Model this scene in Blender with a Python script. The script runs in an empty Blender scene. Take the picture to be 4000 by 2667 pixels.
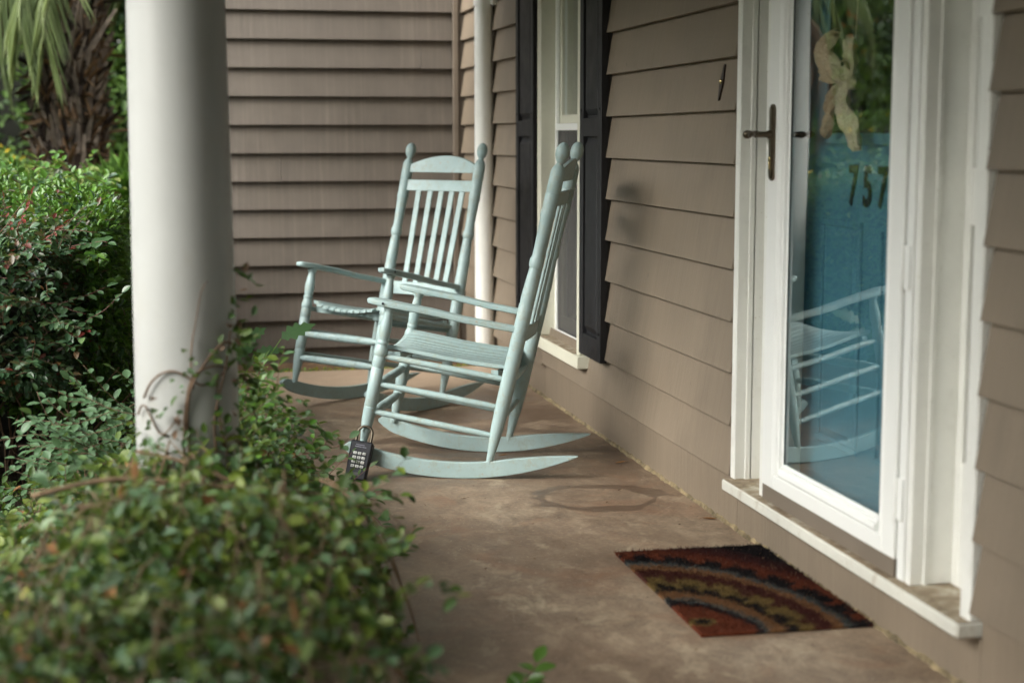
import bpy, bmesh, math, random
import numpy as np
from mathutils import Vector, Matrix

random.seed(7)
rng = np.random.default_rng(11)
D = bpy.data
SC = bpy.context.scene
COL = SC.collection
PI = math.pi

# ------------------------------------------------------------------ camera
R3 = ((0.97670799, -0.21456944, -0.0012092), (0.02926971, 0.12764714, 0.99138766), (0.21256715, 0.96833164, -0.13095437))
cam_d = D.cameras.new('camera')
cam = D.objects.new('camera', cam_d)
COL.objects.link(cam)
mw = Matrix(((R3[0][0], R3[1][0], -R3[2][0]), (R3[0][1], R3[1][1], -R3[2][1]), (R3[0][2], R3[1][2], -R3[2][2]))).to_4x4()
mw.translation = (0, 0, 1.2)
cam.matrix_world = mw
cam_d.sensor_width = 36
cam_d.lens = 54.743
cam_d.clip_start = 0.05
cam_d.clip_end = 400
cam_d.dof.use_dof = True
cam_d.dof.focus_distance = 5.45
cam_d.dof.aperture_fstop = 2.2
SC.camera = cam

# ------------------------------------------------------------------ sky, sun, exposure
SUN_EL, SUN_AZ = math.radians(37), math.radians(-113)    # azimuth from +Y, clockwise
w = D.worlds.new('World')
SC.world = w
w.use_nodes = True
nt = w.node_tree
bgn = nt.nodes['Background']
sky = nt.nodes.new('ShaderNodeTexSky')
sky.sky_type = 'NISHITA'
sky.sun_disc = False
sky.sun_elevation = SUN_EL
sky.sun_rotation = SUN_AZ
sky.air_density = 1.2
sky.dust_density = 4.0
hs = nt.nodes.new('ShaderNodeHueSaturation')
hs.inputs['Saturation'].default_value = 0.30
nt.links.new(sky.outputs[0], hs.inputs['Color'])
wb = nt.nodes.new('ShaderNodeMix')
wb.data_type = 'RGBA'
wb.blend_type = 'MULTIPLY'
wb.inputs[0].default_value = 1.0
wb.inputs[7].default_value = (0.985, 1.0, 0.985, 1)      # overcast white, a touch warm
nt.links.new(hs.outputs[0], wb.inputs[6])
nt.links.new(wb.outputs[2], bgn.inputs['Color'])
bgn.inputs['Strength'].default_value = 0.15
sd = D.lights.new('sun', 'SUN')
sd.energy = 0.5
sd.angle = math.radians(45)
sd.color = (1.0, 0.985, 0.94)
so = D.objects.new('sun', sd)
COL.objects.link(so)
sdir = Vector((math.sin(SUN_AZ) * math.cos(SUN_EL), math.cos(SUN_AZ) * math.cos(SUN_EL), math.sin(SUN_EL)))
so.rotation_euler = sdir.to_track_quat('Z', 'Y').to_euler()
SC.view_settings.view_transform = 'Standard'
SC.view_settings.look = 'None'
SC.view_settings.gamma = 1
SC.view_settings.use_curve_mapping = False
SC.view_settings.exposure = 2.0
SC.render.engine = 'CYCLES'
SC.cycles.max_bounces = 8
SC.cycles.diffuse_bounces = 4
SC.cycles.transparent_max_bounces = 12
SC.cycles.use_denoising = True


# ------------------------------------------------------------------ object helpers
def tag(o, label=None, cat=None, group=None, kind=None):
    if label: o['label'] = label
    if cat: o['category'] = cat
    if group: o['group'] = group
    if kind: o['kind'] = kind
    return o


def empty(name, loc=(0, 0, 0), rot=(0, 0, 0)):
    o = D.objects.new(name, None)
    COL.objects.link(o)
    o.location = loc
    o.rotation_euler = rot
    o.empty_display_size = 0.1
    return o


def copy_tree(o, parent=None):
    c = o.copy()
    COL.objects.link(c)
    c.parent = parent
    for ch in o.children:
        copy_tree(ch, c)
    return c


class MB:
    def __init__(s):
        s.v = []
        s.f = []
        s.sm = []

    def add(s, vs, fs, smooth=False):
        b = len(s.v)
        s.v += [tuple(v) for v in vs]
        s.f += [tuple(i + b for i in f) for f in fs]
        s.sm += [smooth] * len(fs)

    def box(s, x0, x1, y0, y1, z0, z1, bev=0.0):
        if x0 > x1: x0, x1 = x1, x0
        if y0 > y1: y0, y1 = y1, y0
        if z0 > z1: z0, z1 = z1, z0
        if bev <= 0:
            vs = [(x, y, z) for z in (z0, z1) for y in (y0, y1) for x in (x0, x1)]
            s.add(vs, [(0, 2, 3, 1), (4, 5, 7, 6), (0, 1, 5, 4), (2, 6, 7, 3), (0, 4, 6, 2), (1, 3, 7, 5)])
        else:
            s.hexa([(x0, y0, z0), (x1, y0, z0), (x1, y1, z0), (x0, y1, z0), (x0, y0, z1), (x1, y0, z1), (x1, y1, z1), (x0, y1, z1)], bev)

    def hexa(s, c, bev=0.0):
        """eight corners, bottom ring then top ring"""
        bm = bmesh.new()
        V = [bm.verts.new(p) for p in c]
        for f in ((3, 2, 1, 0), (4, 5, 6, 7), (0, 1, 5, 4), (1, 2, 6, 5), (2, 3, 7, 6), (3, 0, 4, 7)):
            bm.faces.new([V[i] for i in f])
        if bev > 0:
            bmesh.ops.bevel(bm, geom=bm.edges[:], offset=bev, segments=1, profile=0.5, affect='EDGES')
        bmesh.ops.recalc_face_normals(bm, faces=bm.faces[:])
        bm.verts.index_update()
        s.add([v.co[:] for v in bm.verts], [[v.index for v in f.verts] for f in bm.faces])
        bm.free()

    def prism(s, poly, axis, a0, a1):
        """extrude a 2D polygon along an axis: 'x' -> poly (y,z); 'y' -> (x,z); 'z' -> (x,y)"""
        def P(p, a):
            return {'x': (a, p[0], p[1]), 'y': (p[0], a, p[1]), 'z': (p[0], p[1], a)}[axis]
        n = len(poly)
        vs = [P(p, a0) for p in poly] + [P(p, a1) for p in poly]
        fs = [(i, (i + 1) % n, n + (i + 1) % n, n + i) for i in range(n)]
        fs += [tuple(range(n))[::-1], tuple(range(n, 2 * n))]
        s.add(vs, fs)

    def lathe(s, p0, p1, prof, seg=14, sx=1.0):
        p0 = Vector(p0); p1 = Vector(p1)
        d = p1 - p0
        L = d.length
        d.normalize()
        a = d.orthogonal().normalized()
        b = d.cross(a)
        vs = []
        for t, r in prof:
            c = p0 + d * (t * L)
            for k in range(seg):
                an = 2 * PI * k / seg
                vs.append(c + a * (math.cos(an) * r) + b * (math.sin(an) * r))
        fs = []
        n = len(prof)
        for i in range(n - 1):
            for k in range(seg):
                k2 = (k + 1) % seg
                fs.append((i * seg + k, i * seg + k2, (i + 1) * seg + k2, (i + 1) * seg + k))
        fs.append(tuple(range(seg))[::-1])
        fs.append(tuple((n - 1) * seg + k for k in range(seg)))
        s.add(vs, fs, True)

    def tube(s, pts, r, seg=6, r1=None):
        pts = [Vector(p) for p in pts]
        n = len(pts)
        if r1 is None: r1 = r
        vs = []
        prev = None
        for i, p in enumerate(pts):
            t = (pts[min(i + 1, n - 1)] - pts[max(i - 1, 0)]).normalized()
            a = t.orthogonal().normalized() if prev is None else (prev - t * prev.dot(t)).normalized()
            prev = a
            b = t.cross(a)
            rr = r + (r1 - r) * i / (n - 1)
            for k in range(seg):
                an = 2 * PI * k / seg
                vs.append(p + a * math.cos(an) * rr + b * math.sin(an) * rr)
        fs = []
        for i in range(n - 1):
            for k in range(seg):
                k2 = (k + 1) % seg
                fs.append((i * seg + k, i * seg + k2, (i + 1) * seg + k2, (i + 1) * seg + k))
        fs.append(tuple(range(seg))[::-1])
        fs.append(tuple((n - 1) * seg + k for k in range(seg)))
        s.add(vs, fs, True)

    def mesh(s, name):
        m = D.meshes.new(name)
        m.from_pydata(s.v, [], s.f)
        m.polygons.foreach_set('use_smooth', s.sm)
        m.update()
        bm = bmesh.new()
        bm.from_mesh(m)
        bmesh.ops.recalc_face_normals(bm, faces=bm.faces[:])
        bm.to_mesh(m)
        bm.free()
        return m

    def build(s, name, mat, parent=None, loc=(0, 0, 0), rot=(0, 0, 0), auto=True):
        m = s.mesh(name)
        m.materials.append(mat)
        if auto and any(s.sm):
            try:
                m.set_sharp_from_angle(angle=math.radians(38))
            except Exception:
                pass
        return link(name, m, parent, loc, rot)


def link(name, me, parent=None, loc=(0, 0, 0), rot=(0, 0, 0)):
    o = D.objects.new(name, me)
    COL.objects.link(o)
    o.parent = parent
    o.location = loc
    o.rotation_euler = rot
    return o


def bx(name, mat, parent, x0, x1, y0, y1, z0, z1, bev=0.0015):
    m = MB()
    m.box(x0, x1, y0, y1, z0, z1, bev)
    return m.build(name, mat, parent)


# ------------------------------------------------------------------ material helpers
class NT:
    def __init__(s, name):
        s.m = D.materials.new(name)
        s.m.use_nodes = True
        s.t = s.m.node_tree
        s.b = s.t.nodes['Principled BSDF']
        s.out = s.t.nodes['Material Output']

    def n(s, typ, **k):
        nd = s.t.nodes.new('ShaderNode' + typ)
        for a, v in k.items():
            if a.startswith('i_'):
                nd.inputs[a[2:].replace('_', ' ')].default_value = v
            else:
                setattr(nd, a, v)
        return nd

    def l(s, a, b):
        s.t.links.new(a, b)

    def coord(s, scale=(1, 1, 1), kind='Object'):
        tc = s.n('TexCoord')
        mp = s.n('Mapping')
        mp.inputs['Scale'].default_value = scale
        s.l(tc.outputs[kind], mp.inputs[0])
        return mp.outputs[0]

    def geo(s, scale=(1, 1, 1)):
        g = s.n('NewGeometry')
        mp = s.n('Mapping')
        mp.inputs['Scale'].default_value = scale
        s.l(g.outputs['Position'], mp.inputs[0])
        return mp.outputs[0]

    def noise(s, vec, scale, detail=4, rough=0.55, dist=0.0):
        n = s.n('TexNoise')
        n.inputs['Scale'].default_value = scale
        n.inputs['Detail'].default_value = detail
        n.inputs['Roughness'].default_value = rough
        n.inputs['Distortion'].default_value = dist
        s.l(vec, n.inputs['Vector'])
        return n.outputs['Fac']

    def ramp(s, fac, stops, interp='LINEAR'):
        r = s.n('ValToRGB')
        cr = r.color_ramp
        cr.interpolation = interp
        while len(cr.elements) < len(stops): cr.elements.new(0.5)
        for e, (p, c) in zip(cr.elements, stops):
            e.position = p
            e.color = (*c, 1) if len(c) == 3 else c
        s.l(fac, r.inputs[0])
        return r.outputs[0]

    def mix(s, fac, a, b, mode='MIX'):
        m = s.n('Mix')
        m.data_type = 'RGBA'
        m.blend_type = mode
        for sock, v in ((m.inputs[0], fac), (m.inputs[6], a), (m.inputs[7], b)):
            if isinstance(v, (int, float)): sock.default_value = v
            elif isinstance(v, tuple): sock.default_value = (*v, 1) if len(v) == 3 else v
            else: s.l(v, sock)
        return m.outputs[2]

    def math(s, op, a, b=None, c=None):
        m = s.n('Math')
        m.operation = op
        for i, v in enumerate((a, b, c)):
            if v is None: continue
            if isinstance(v, (int, float)): m.inputs[i].default_value = v
            else: s.l(v, m.inputs[i])
        return m.outputs[0]

    def bump(s, h, strength, dist=0.01):
        b = s.n('Bump')
        b.inputs['Strength'].default_value = strength
        b.inputs['Distance'].default_value = dist
        s.l(h, b.inputs['Height'])
        s.l(b.outputs[0], s.b.inputs['Normal'])
        return b

    def col(s, c):
        if isinstance(c, tuple): s.b.inputs['Base Color'].default_value = (*c, 1)
        else: s.l(c, s.b.inputs['Base Color'])

    def rough(s, r):
        if isinstance(r, (int, float)): s.b.inputs['Roughness'].default_value = r
        else: s.l(r, s.b.inputs['Roughness'])


def c8(r, g, b):
    return tuple(((x / 255) / 12.92 if x / 255 <= .04045 else ((x / 255 + .055) / 1.055) ** 2.4) for x in (r, g, b))


def painted(name, base, var=0.12, rough=0.45, stain=None, stain_amt=0.3, scale=9, bumps=0.15, chip=None):
    t = NT(name)
    v = t.geo()
    n = t.noise(v, scale, 5, 0.6)
    c = t.ramp(n, [(0.3, tuple(x * (1 - var) for x in base)), (0.7, tuple(min(1, x * (1 + var * .5)) for x in base))])
    if stain:
        n2 = t.noise(t.geo((1, 1, 0.6)), scale * 2.2, 7, 0.72)
        f = t.ramp(n2, [(0.56, (0, 0, 0)), (0.74, (stain_amt,) * 3)])
        c = t.mix(f, c, stain)
    if chip:
        n3 = t.noise(v, 95, 3, 0.6)
        f = t.ramp(n3, [(0.70, (0, 0, 0)), (0.73, (0.8,) * 3)])
        c = t.mix(f, c, chip)
    t.col(c)
    t.rough(t.ramp(n, [(0.3, (rough - .06,) * 3), (0.7, (rough + .1,) * 3)]))
    t.bump(t.noise(v, 130, 3, 0.6), bumps, 0.002)
    return t.m


def siding(name, base, streak, streak_vec):
    """painted lap board: vertical saw grain, broad weathering, small marks"""
    t = NT(name)
    g1 = t.noise(t.geo(streak_vec), 1.0, 5, 0.7)
    broad = t.noise(t.geo((1, 1, 1)), 1.6, 4, 0.6, 0.6)
    blot = t.noise(t.geo((1, 1, 0.45)), 5.0, 6, 0.65, 0.4)
    lo = tuple(x * 0.86 for x in base)
    hi = tuple(x * 1.10 for x in base)
    c = t.ramp(broad, [(0.3, lo), (0.7, hi)])
    f = t.ramp(g1, [(0.5, (0, 0, 0)), (0.72, (streak,) * 3)])
    c = t.mix(f, c, tuple(min(1, x * 1.42) for x in base))
    f = t.ramp(blot, [(0.50, (0, 0, 0)), (0.74, (0.42,) * 3)])
    c = t.mix(f, c, (base[0] * .62, base[1] * .64, base[2] * .66))
    mk = t.noise(t.geo((1, 1, 0.5)), 38, 2, 0.5)
    f = t.ramp(mk, [(0.77, (0, 0, 0)), (0.79, (0.5,) * 3)])
    c = t.mix(f, c, (0.09, 0.06, 0.045))
    t.col(c)
    t.rough(t.ramp(broad, [(0.3, (0.48,) * 3), (0.7, (0.62,) * 3)]))
    h = t.math('ADD', g1, t.math('MULTIPLY', t.noise(t.geo(), 90, 4, 0.6), 0.35))
    t.bump(h, 0.5, 0.004)
    return t.m


def leafmat(name, cols, rough=0.38, trans=0.25, spec=0.5, tcol=(0.16, 0.24, 0.02)):
    t = NT(name)
    g = t.n('NewGeometry')
    stops = [((i + 0.5) / len(cols), c) for i, c in enumerate(cols)]
    c = t.ramp(g.outputs['Random Per Island'], stops)
    n = t.noise(t.geo(), 60, 2, 0.5)
    c = t.mix(t.ramp(n, [(0.4, (0, 0, 0)), (0.8, (0.35,) * 3)]), c, tuple(x * 0.55 for x in cols[len(cols) // 2]))
    t.col(c)
    t.rough(rough)
    t.b.inputs['Specular IOR Level'].default_value = spec
    tr = t.n('BsdfTranslucent')
    t.l(t.mix(0.5, c, tcol), tr.inputs['Color'])
    ms = t.n('MixShader')
    ms.inputs[0].default_value = trans
    t.l(t.b.outputs[0], ms.inputs[1])
    t.l(tr.outputs[0], ms.inputs[2])
    t.l(ms.outputs[0], t.out.inputs['Surface'])
    return t.m


def plain(name, c, rough=0.5, metal=0.0, var=0.15, scale=20, bumps=0.0):
    t = NT(name)
    v = t.geo()
    n = t.noise(v, scale, 4, 0.6)
    t.col(t.ramp(n, [(0.3, tuple(x * (1 - var) for x in c)), (0.7, tuple(min(1, x * (1 + var)) for x in c))]))
    t.rough(rough)
    t.b.inputs['Metallic'].default_value = metal
    if bumps: t.bump(t.noise(v, scale * 5, 4, 0.6), bumps, 0.004)
    return t.m


M = {}
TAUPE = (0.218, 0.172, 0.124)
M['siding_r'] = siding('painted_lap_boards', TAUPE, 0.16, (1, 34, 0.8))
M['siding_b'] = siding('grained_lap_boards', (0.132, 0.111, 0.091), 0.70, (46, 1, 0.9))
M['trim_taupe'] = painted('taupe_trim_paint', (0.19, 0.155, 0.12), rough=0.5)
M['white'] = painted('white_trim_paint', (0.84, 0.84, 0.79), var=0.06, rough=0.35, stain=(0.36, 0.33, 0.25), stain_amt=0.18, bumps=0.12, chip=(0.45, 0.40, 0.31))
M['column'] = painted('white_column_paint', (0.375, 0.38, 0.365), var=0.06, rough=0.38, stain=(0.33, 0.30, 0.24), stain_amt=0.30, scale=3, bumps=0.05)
M['alu'] = painted('white_aluminium_door', (0.85, 0.86, 0.83), var=0.02, rough=0.35, bumps=0.0)
M['cream'] = painted('cream_window_paint', (0.66, 0.65, 0.53), var=0.06, rough=0.4, stain=(0.33, 0.29, 0.17), stain_amt=0.22)
M['black'] = painted('black_shutter', (0.006, 0.006, 0.0075), var=0.25, rough=0.58, bumps=0.2)
M['sill'] = painted('weathered_white_sill', (0.66, 0.65, 0.58), var=0.1, rough=0.55, stain=(0.30, 0.22, 0.13), stain_amt=0.6, scale=7, bumps=0.4, chip=(0.33, 0.26, 0.18))
t = NT('dusty_sill_top')
v = t.geo((1, 1, 1))
n = t.noise(v, 16, 7, 0.7, 0.5)
t.col(t.ramp(n, [(0.30, (0.15, 0.105, 0.065)), (0.5, (0.30, 0.235, 0.155)), (0.68, (0.56, 0.52, 0.42))]))
t.rough(0.75)
t.bump(t.noise(v, 80, 5, 0.7), 0.5, 0.004)
M['sill_dust'] = t.m

# chair paint: pale aqua with faint wear and dirt
t = NT('pale_aqua_chair_paint')
v = t.geo()
n = t.noise(v, 7, 4, 0.6)
c = t.ramp(n, [(0.3, (0.285, 0.390, 0.390)), (0.7, (0.350, 0.462, 0.458))])
n2 = t.noise(v, 26, 8, 0.75, 0.3)
c = t.mix(t.ramp(n2, [(0.50, (0, 0, 0)), (0.64, (0.62,) * 3)]), c, (0.30, 0.33, 0.27))
n3 = t.noise(v, 60, 5, 0.7)
c = t.mix(t.ramp(n3, [(0.62, (0, 0, 0)), (0.67, (0.75,) * 3)]), c, (0.36, 0.31, 0.22))
t.col(c)
t.rough(t.ramp(n2, [(0.3, (0.40,) * 3), (0.7, (0.58,) * 3)]))
t.bump(t.noise(v, 160, 3, 0.6), 0.12, 0.0015)
M['aqua'] = t.m

# teal entry door
M['teal'] = painted('teal_door_paint', (0.100, 0.255, 0.345), var=0.08, rough=0.38, bumps=0.08)

# storm door and window glass: reflecting layer over clear glass
def glassmat(name, gain, tint):
    t = NT(name)
    t.t.nodes.remove(t.b)
    fr = t.n('Fresnel')
    fr.inputs['IOR'].default_value = 1.5
    k = t.math('MULTIPLY', fr.outputs[0], gain)
    k = t.math('MINIMUM', k, 1.0)
    bf = t.n('NewGeometry')
    k = t.math('MULTIPLY', k, t.math('SUBTRACT', 1.0, bf.outputs['Backfacing']))
    tr = t.n('BsdfTransparent')
    tr.inputs[0].default_value = (*tint, 1)
    gl = t.n('BsdfGlossy')
    gl.inputs['Roughness'].default_value = 0.0
    gl.inputs['Color'].default_value = (0.96, 0.98, 0.98, 1)
    # slightly uneven pane
    bp = t.n('Bump')
    bp.inputs['Strength'].default_value = 0.035
    bp.inputs['Distance'].default_value = 0.05
    t.l(t.noise(t.geo((1, 1, 1)), 1.7, 1, 0.4), bp.inputs['Height'])
    t.l(bp.outputs[0], gl.inputs['Normal'])
    mx = t.n('MixShader')
    t.l(k, mx.inputs[0])
    t.l(tr.outputs[0], mx.inputs[1])
    t.l(gl.outputs[0], mx.inputs[2])
    t.l(mx.outputs[0], t.out.inputs['Surface'])
    return t.m


M['glass'] = glassmat('storm_door_glass', 1.9, (0.90, 0.94, 0.93))
M['wglass'] = glassmat('window_glass', 2.6, (0.8, 0.88, 0.86))
M['brass'] = plain('aged_brass', (0.135, 0.108, 0.078), 0.33, 0.9, 0.3, 60)
M['brass_bright'] = plain('worn_brass', (0.70, 0.56, 0.28), 0.25, 1.0, 0.1, 60)
M['bronze'] = plain('dark_bronze', (0.045, 0.033, 0.028), 0.4, 0.7, 0.3, 50)
M['dark'] = plain('dark_interior', (0.03, 0.028, 0.026), 0.8)
M['ceiling'] = plain('porch_ceiling_paint', (0.24, 0.225, 0.15), 0.6, 0, 0.05, 3)
M['digits'] = plain('black_number', (0.012, 0.014, 0.018), 0.4)
M['curtain'] = plain('grey_curtain', (0.26, 0.25, 0.24), 0.8, 0, 0.2, 6)
M['gasket'] = plain('grey_gasket', (0.05, 0.052, 0.05), 0.6)

# stained concrete porch slab with wet rings
t = NT('stained_concrete')
v = t.geo()
a = t.noise(t.geo((1, 1.2, 1)), 2.4, 8, 0.68, 0.8)
b = t.noise(t.geo((1.4, 1, 1)), 8.5, 8, 0.72, 0.5)
c = t.ramp(a, [(0.30, (0.085, 0.055, 0.037)), (0.45, (0.195, 0.135, 0.091)), (0.56, (0.305, 0.222, 0.152)), (0.70, (0.470, 0.365, 0.250))])
c2 = t.ramp(b, [(0.34, (0.085, 0.062, 0.046)), (0.50, (0.250, 0.180, 0.125)), (0.66, (0.490, 0.390, 0.268))])
c = t.mix(0.6, c, c2)
gr = t.noise(v, 70, 6, 0.75)
c = t.mix(0.30, c, t.ramp(gr, [(0.35, (0.08, 0.058, 0.042)), (0.65, (0.40, 0.32, 0.225))]))
big = t.noise(v, 0.9, 3, 0.6, 0.5)
c = t.mix(t.ramp(big, [(0.42, (0.5,) * 3), (0.58, (0, 0, 0))]), c, (0.115, 0.072, 0.046))
pl = t.noise(t.geo((1, 0.7, 1)), 5.5, 9, 0.78, 0.6)
c = t.mix(t.ramp(pl, [(0.55, (0, 0, 0)), (0.66, (0.6,) * 3)]), c, (0.44, 0.36, 0.25))
rust = t.noise(v, 3.1, 5, 0.7, 1.2)
c = t.mix(t.ramp(rust, [(0.53, (0, 0, 0)), (0.68, (0.42,) * 3)]), c, (0.24, 0.118, 0.066))
fl = t.noise(v, 120, 2, 0.5)
c = t.mix(t.ramp(fl, [(0.71, (0, 0, 0)), (0.73, (0.8,) * 3)]), c, (0.62, 0.57, 0.44))
sep = t.n('SeparateXYZ')
g = t.n('NewGeometry')
t.l(g.outputs['Position'], sep.inputs[0])
wob = t.noise(v, 4.5, 5, 0.65)
wet = None
for (cx, cy, rx, ry, wd, th) in ((1.375, 4.925, 0.195, 0.17, 0.26, 0.33),):
    dx = t.math('DIVIDE', t.math('SUBTRACT', sep.outputs[0], cx), rx)
    dy = t.math('DIVIDE', t.math('SUBTRACT', sep.outputs[1], cy), ry)
    r = t.math('SQRT', t.math('ADD', t.math('MULTIPLY', dx, dx), t.math('MULTIPLY', dy, dy)))
    r = t.math('ADD', r, t.math('MULTIPLY', t.math('SUBTRACT', t.noise(v, 5.5, 7, 0.68), 0.5), 0.8))
    wdn = t.math('MULTIPLY', t.math('ADD', t.math('MULTIPLY', t.math('SUBTRACT', t.noise(v, 5.0, 3, 0.6), 0.5), 7.0), 1.0), wd)
    wdn = t.math('MAXIMUM', wdn, 0.02)
    band = t.math('SUBTRACT', 1.0, t.math('DIVIDE', t.math('ABSOLUTE', t.math('SUBTRACT', r, 1.0)), wdn))
    m_ = t.math('MULTIPLY', band, t.math('ADD', wob, 0.35))
    m_ = t.ramp(m_, [(th - 0.04, (0, 0, 0)), (th + 0.04, (1, 1, 1))])
    wet = m_ if wet is None else t.math('MAXIMUM', wet, m_)
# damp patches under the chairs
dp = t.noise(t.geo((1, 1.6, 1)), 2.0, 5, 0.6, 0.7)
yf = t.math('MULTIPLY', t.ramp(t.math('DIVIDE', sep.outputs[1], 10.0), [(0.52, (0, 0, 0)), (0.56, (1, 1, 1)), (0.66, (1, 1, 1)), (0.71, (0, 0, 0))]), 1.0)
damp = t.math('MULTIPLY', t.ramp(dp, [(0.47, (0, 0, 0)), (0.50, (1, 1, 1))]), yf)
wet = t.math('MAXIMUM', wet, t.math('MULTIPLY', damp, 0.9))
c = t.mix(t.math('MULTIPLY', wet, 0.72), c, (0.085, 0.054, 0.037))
pale = t.ramp(t.math('DIVIDE', sep.outputs[1], 10.0), [(0.66, (0, 0, 0)), (0.74, (0.6,) * 3)])  # far floor tinted paler, painting in the stronger light at the back
c = t.mix(pale, c, (0.58, 0.43, 0.30))
t.col(c)
rg = t.ramp(a, [(0.3, (0.42,) * 3), (0.7, (0.62,) * 3)])
hsv = t.n('HueSaturation')
hsv.inputs['Saturation'].default_value = 0.98
t.l(c, hsv.inputs['Color'])
bc = t.n('BrightContrast')
bc.inputs['Contrast'].default_value = 0.06
bc.inputs['Bright'].default_value = 0.022
t.l(hsv.outputs[0], bc.inputs['Color'])
t.col(bc.outputs[0])
t.rough(t.math('SUBTRACT', rg, t.math('MULTIPLY', wet, 0.16)))
t.bump(t.math('ADD', b, t.math('MULTIPLY', gr, 0.4)), 0.30, 0.006)
M['slab'] = t.m

t = NT('garden_soil')
v = t.geo()
n = t.noise(v, 5, 8, 0.75)
t.col(t.ramp(n, [(0.3, (0.015, 0.010, 0.007)), (0.55, (0.045, 0.028, 0.017)), (0.75, (0.13, 0.075, 0.035))]))
t.rough(0.9)
t.bump(t.noise(v, 30, 6, 0.7), 0.9, 0.03)
M['soil'] = t.m
t = NT('pine_straw_strip')
v = t.geo((1, 3, 1))
n = t.noise(v, 14, 7, 0.75)
t.col(t.ramp(n, [(0.3, (0.09, 0.05, 0.026)), (0.5, (0.19, 0.11, 0.055)), (0.7, (0.32, 0.22, 0.12))]))
t.rough(0.9)
t.bump(n, 0.8, 0.02)
M['straw'] = t.m
M['lawn'] = plain('lawn', (0.045, 0.075, 0.018), 0.9, 0, 0.5, 3, 0.5)
M['caulk'] = plain('yellowed_joint', (0.20, 0.155, 0.085), 0.9, 0, 0.7, 22, 1.0)
M['joint_dark'] = plain('dark_joint_gap', (0.03, 0.028, 0.02), 0.9)
M['bark'] = plain('brown_stem', (0.115, 0.070, 0.040), 0.75, 0, 0.35, 40, 0.3)
M['runner'] = plain('tan_woody_stem', (0.155, 0.10, 0.055), 0.8, 0, 0.4, 40, 0.3)
M['vine_light'] = leafmat('yellow_green_vine_leaf', [(0.11, 0.165, 0.026), (0.16, 0.215, 0.035), (0.08, 0.13, 0.022), (0.21, 0.26, 0.05)], 0.45, 0.3, 0.4)
M['stem_red'] = plain('reddish_stem', (0.13, 0.045, 0.035), 0.6, 0, 0.3, 40)
M['boot'] = plain('palm_boot_fibre', (0.19, 0.15, 0.115), 0.9, 0, 0.7, 8, 0.8)
M['trunkdark'] = plain('dark_palm_fibre', (0.045, 0.030, 0.022), 0.95, 0, 0.5, 20, 0.8)
M['treebark'] = plain('grey_bark', (0.09, 0.07, 0.05), 0.9, 0, 0.4, 8, 0.8)
M['core'] = plain('shade_filler', (0.010, 0.011, 0.006), 0.95, 0, 0.6, 25, 0.5)  # near-black colour standing in for the shade inside hedge and shrubs
M['vine'] = leafmat('vine_leaf', [(0.018, 0.042, 0.010), (0.055, 0.110, 0.018), (0.032, 0.075, 0.022), (0.100, 0.155, 0.024), (0.025, 0.058, 0.014), (0.068, 0.125, 0.034), (0.044, 0.092, 0.016), (0.135, 0.19, 0.028), (0.024, 0.055, 0.020)], 0.46, 0.28, 0.38)
M['hedge'] = leafmat('hedge_leaf', [(0.034, 0.076, 0.037), (0.046, 0.105, 0.046), (0.028, 0.069, 0.028), (0.069, 0.136, 0.062), (0.043, 0.095, 0.031), (0.116, 0.054, 0.034), (0.046, 0.109, 0.052)], 0.33, 0.18, 0.55)
M['bright'] = leafmat('bright_shrub_leaf', [(0.081, 0.203, 0.029), (0.122, 0.268, 0.035), (0.057, 0.138, 0.029), (0.155, 0.308, 0.046), (0.073, 0.170, 0.033)], 0.33, 0.3, 0.5)
M['sprig'] = leafmat('soft_sprig_leaf', [(0.111, 0.200, 0.098), (0.132, 0.230, 0.115), (0.085, 0.162, 0.076), (0.153, 0.246, 0.093)], 0.42, 0.3, 0.45)
M['palmgreen'] = leafmat('palm_leaflet', [(0.20, 0.26, 0.105), (0.27, 0.33, 0.14), (0.15, 0.20, 0.08)], 0.45, 0.2, 0.4, (0.2, 0.25, 0.06))
M['palmdry'] = leafmat('dry_palm_leaflet', [(0.247, 0.150, 0.085), (0.169, 0.104, 0.058), (0.325, 0.208, 0.117)], 0.7, 0.15, 0.2, (0.2, 0.12, 0.05))
M['tree'] = leafmat('tree_leaf', [(0.026, 0.058, 0.017), (0.042, 0.083, 0.022), (0.067, 0.120, 0.026), (0.030, 0.064, 0.024)], 0.5, 0.22, 0.3)
M['treelight'] = leafmat('light_tree_leaf', [(0.108, 0.198, 0.046), (0.154, 0.270, 0.054), (0.082, 0.154, 0.036)], 0.5, 0.3, 0.3)
M['orange'] = leafmat('orange_blossom', [(0.62, 0.20, 0.02), (0.70, 0.33, 0.03), (0.55, 0.13, 0.02)], 0.6, 0.3, 0.2, (0.6, 0.25, 0.02))
M['yellow'] = leafmat('yellow_blossom', [(0.72, 0.50, 0.02), (0.75, 0.60, 0.05)], 0.6, 0.3, 0.2, (0.7, 0.5, 0.02))
M['yleaf'] = leafmat('yellowing_leaf', [(0.42, 0.47, 0.035), (0.50, 0.52, 0.06), (0.30, 0.36, 0.03)], 0.45, 0.3, 0.4, (0.4, 0.4, 0.02))
M['redleaf'] = leafmat('red_leaf', [(0.16, 0.025, 0.02), (0.20, 0.05, 0.03), (0.10, 0.03, 0.02)], 0.45, 0.25, 0.4, (0.3, 0.04, 0.02))
M['deadleaf'] = leafmat('dead_leaf', [(0.24, 0.12, 0.05), (0.32, 0.17, 0.07), (0.18, 0.09, 0.04)], 0.7, 0.15, 0.2, (0.3, 0.12, 0.04))
M['grassy'] = leafmat('fine_grass_blade', [(0.222, 0.415, 0.089), (0.296, 0.534, 0.119), (0.178, 0.326, 0.089)], 0.5, 0.3, 0.3)


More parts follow.
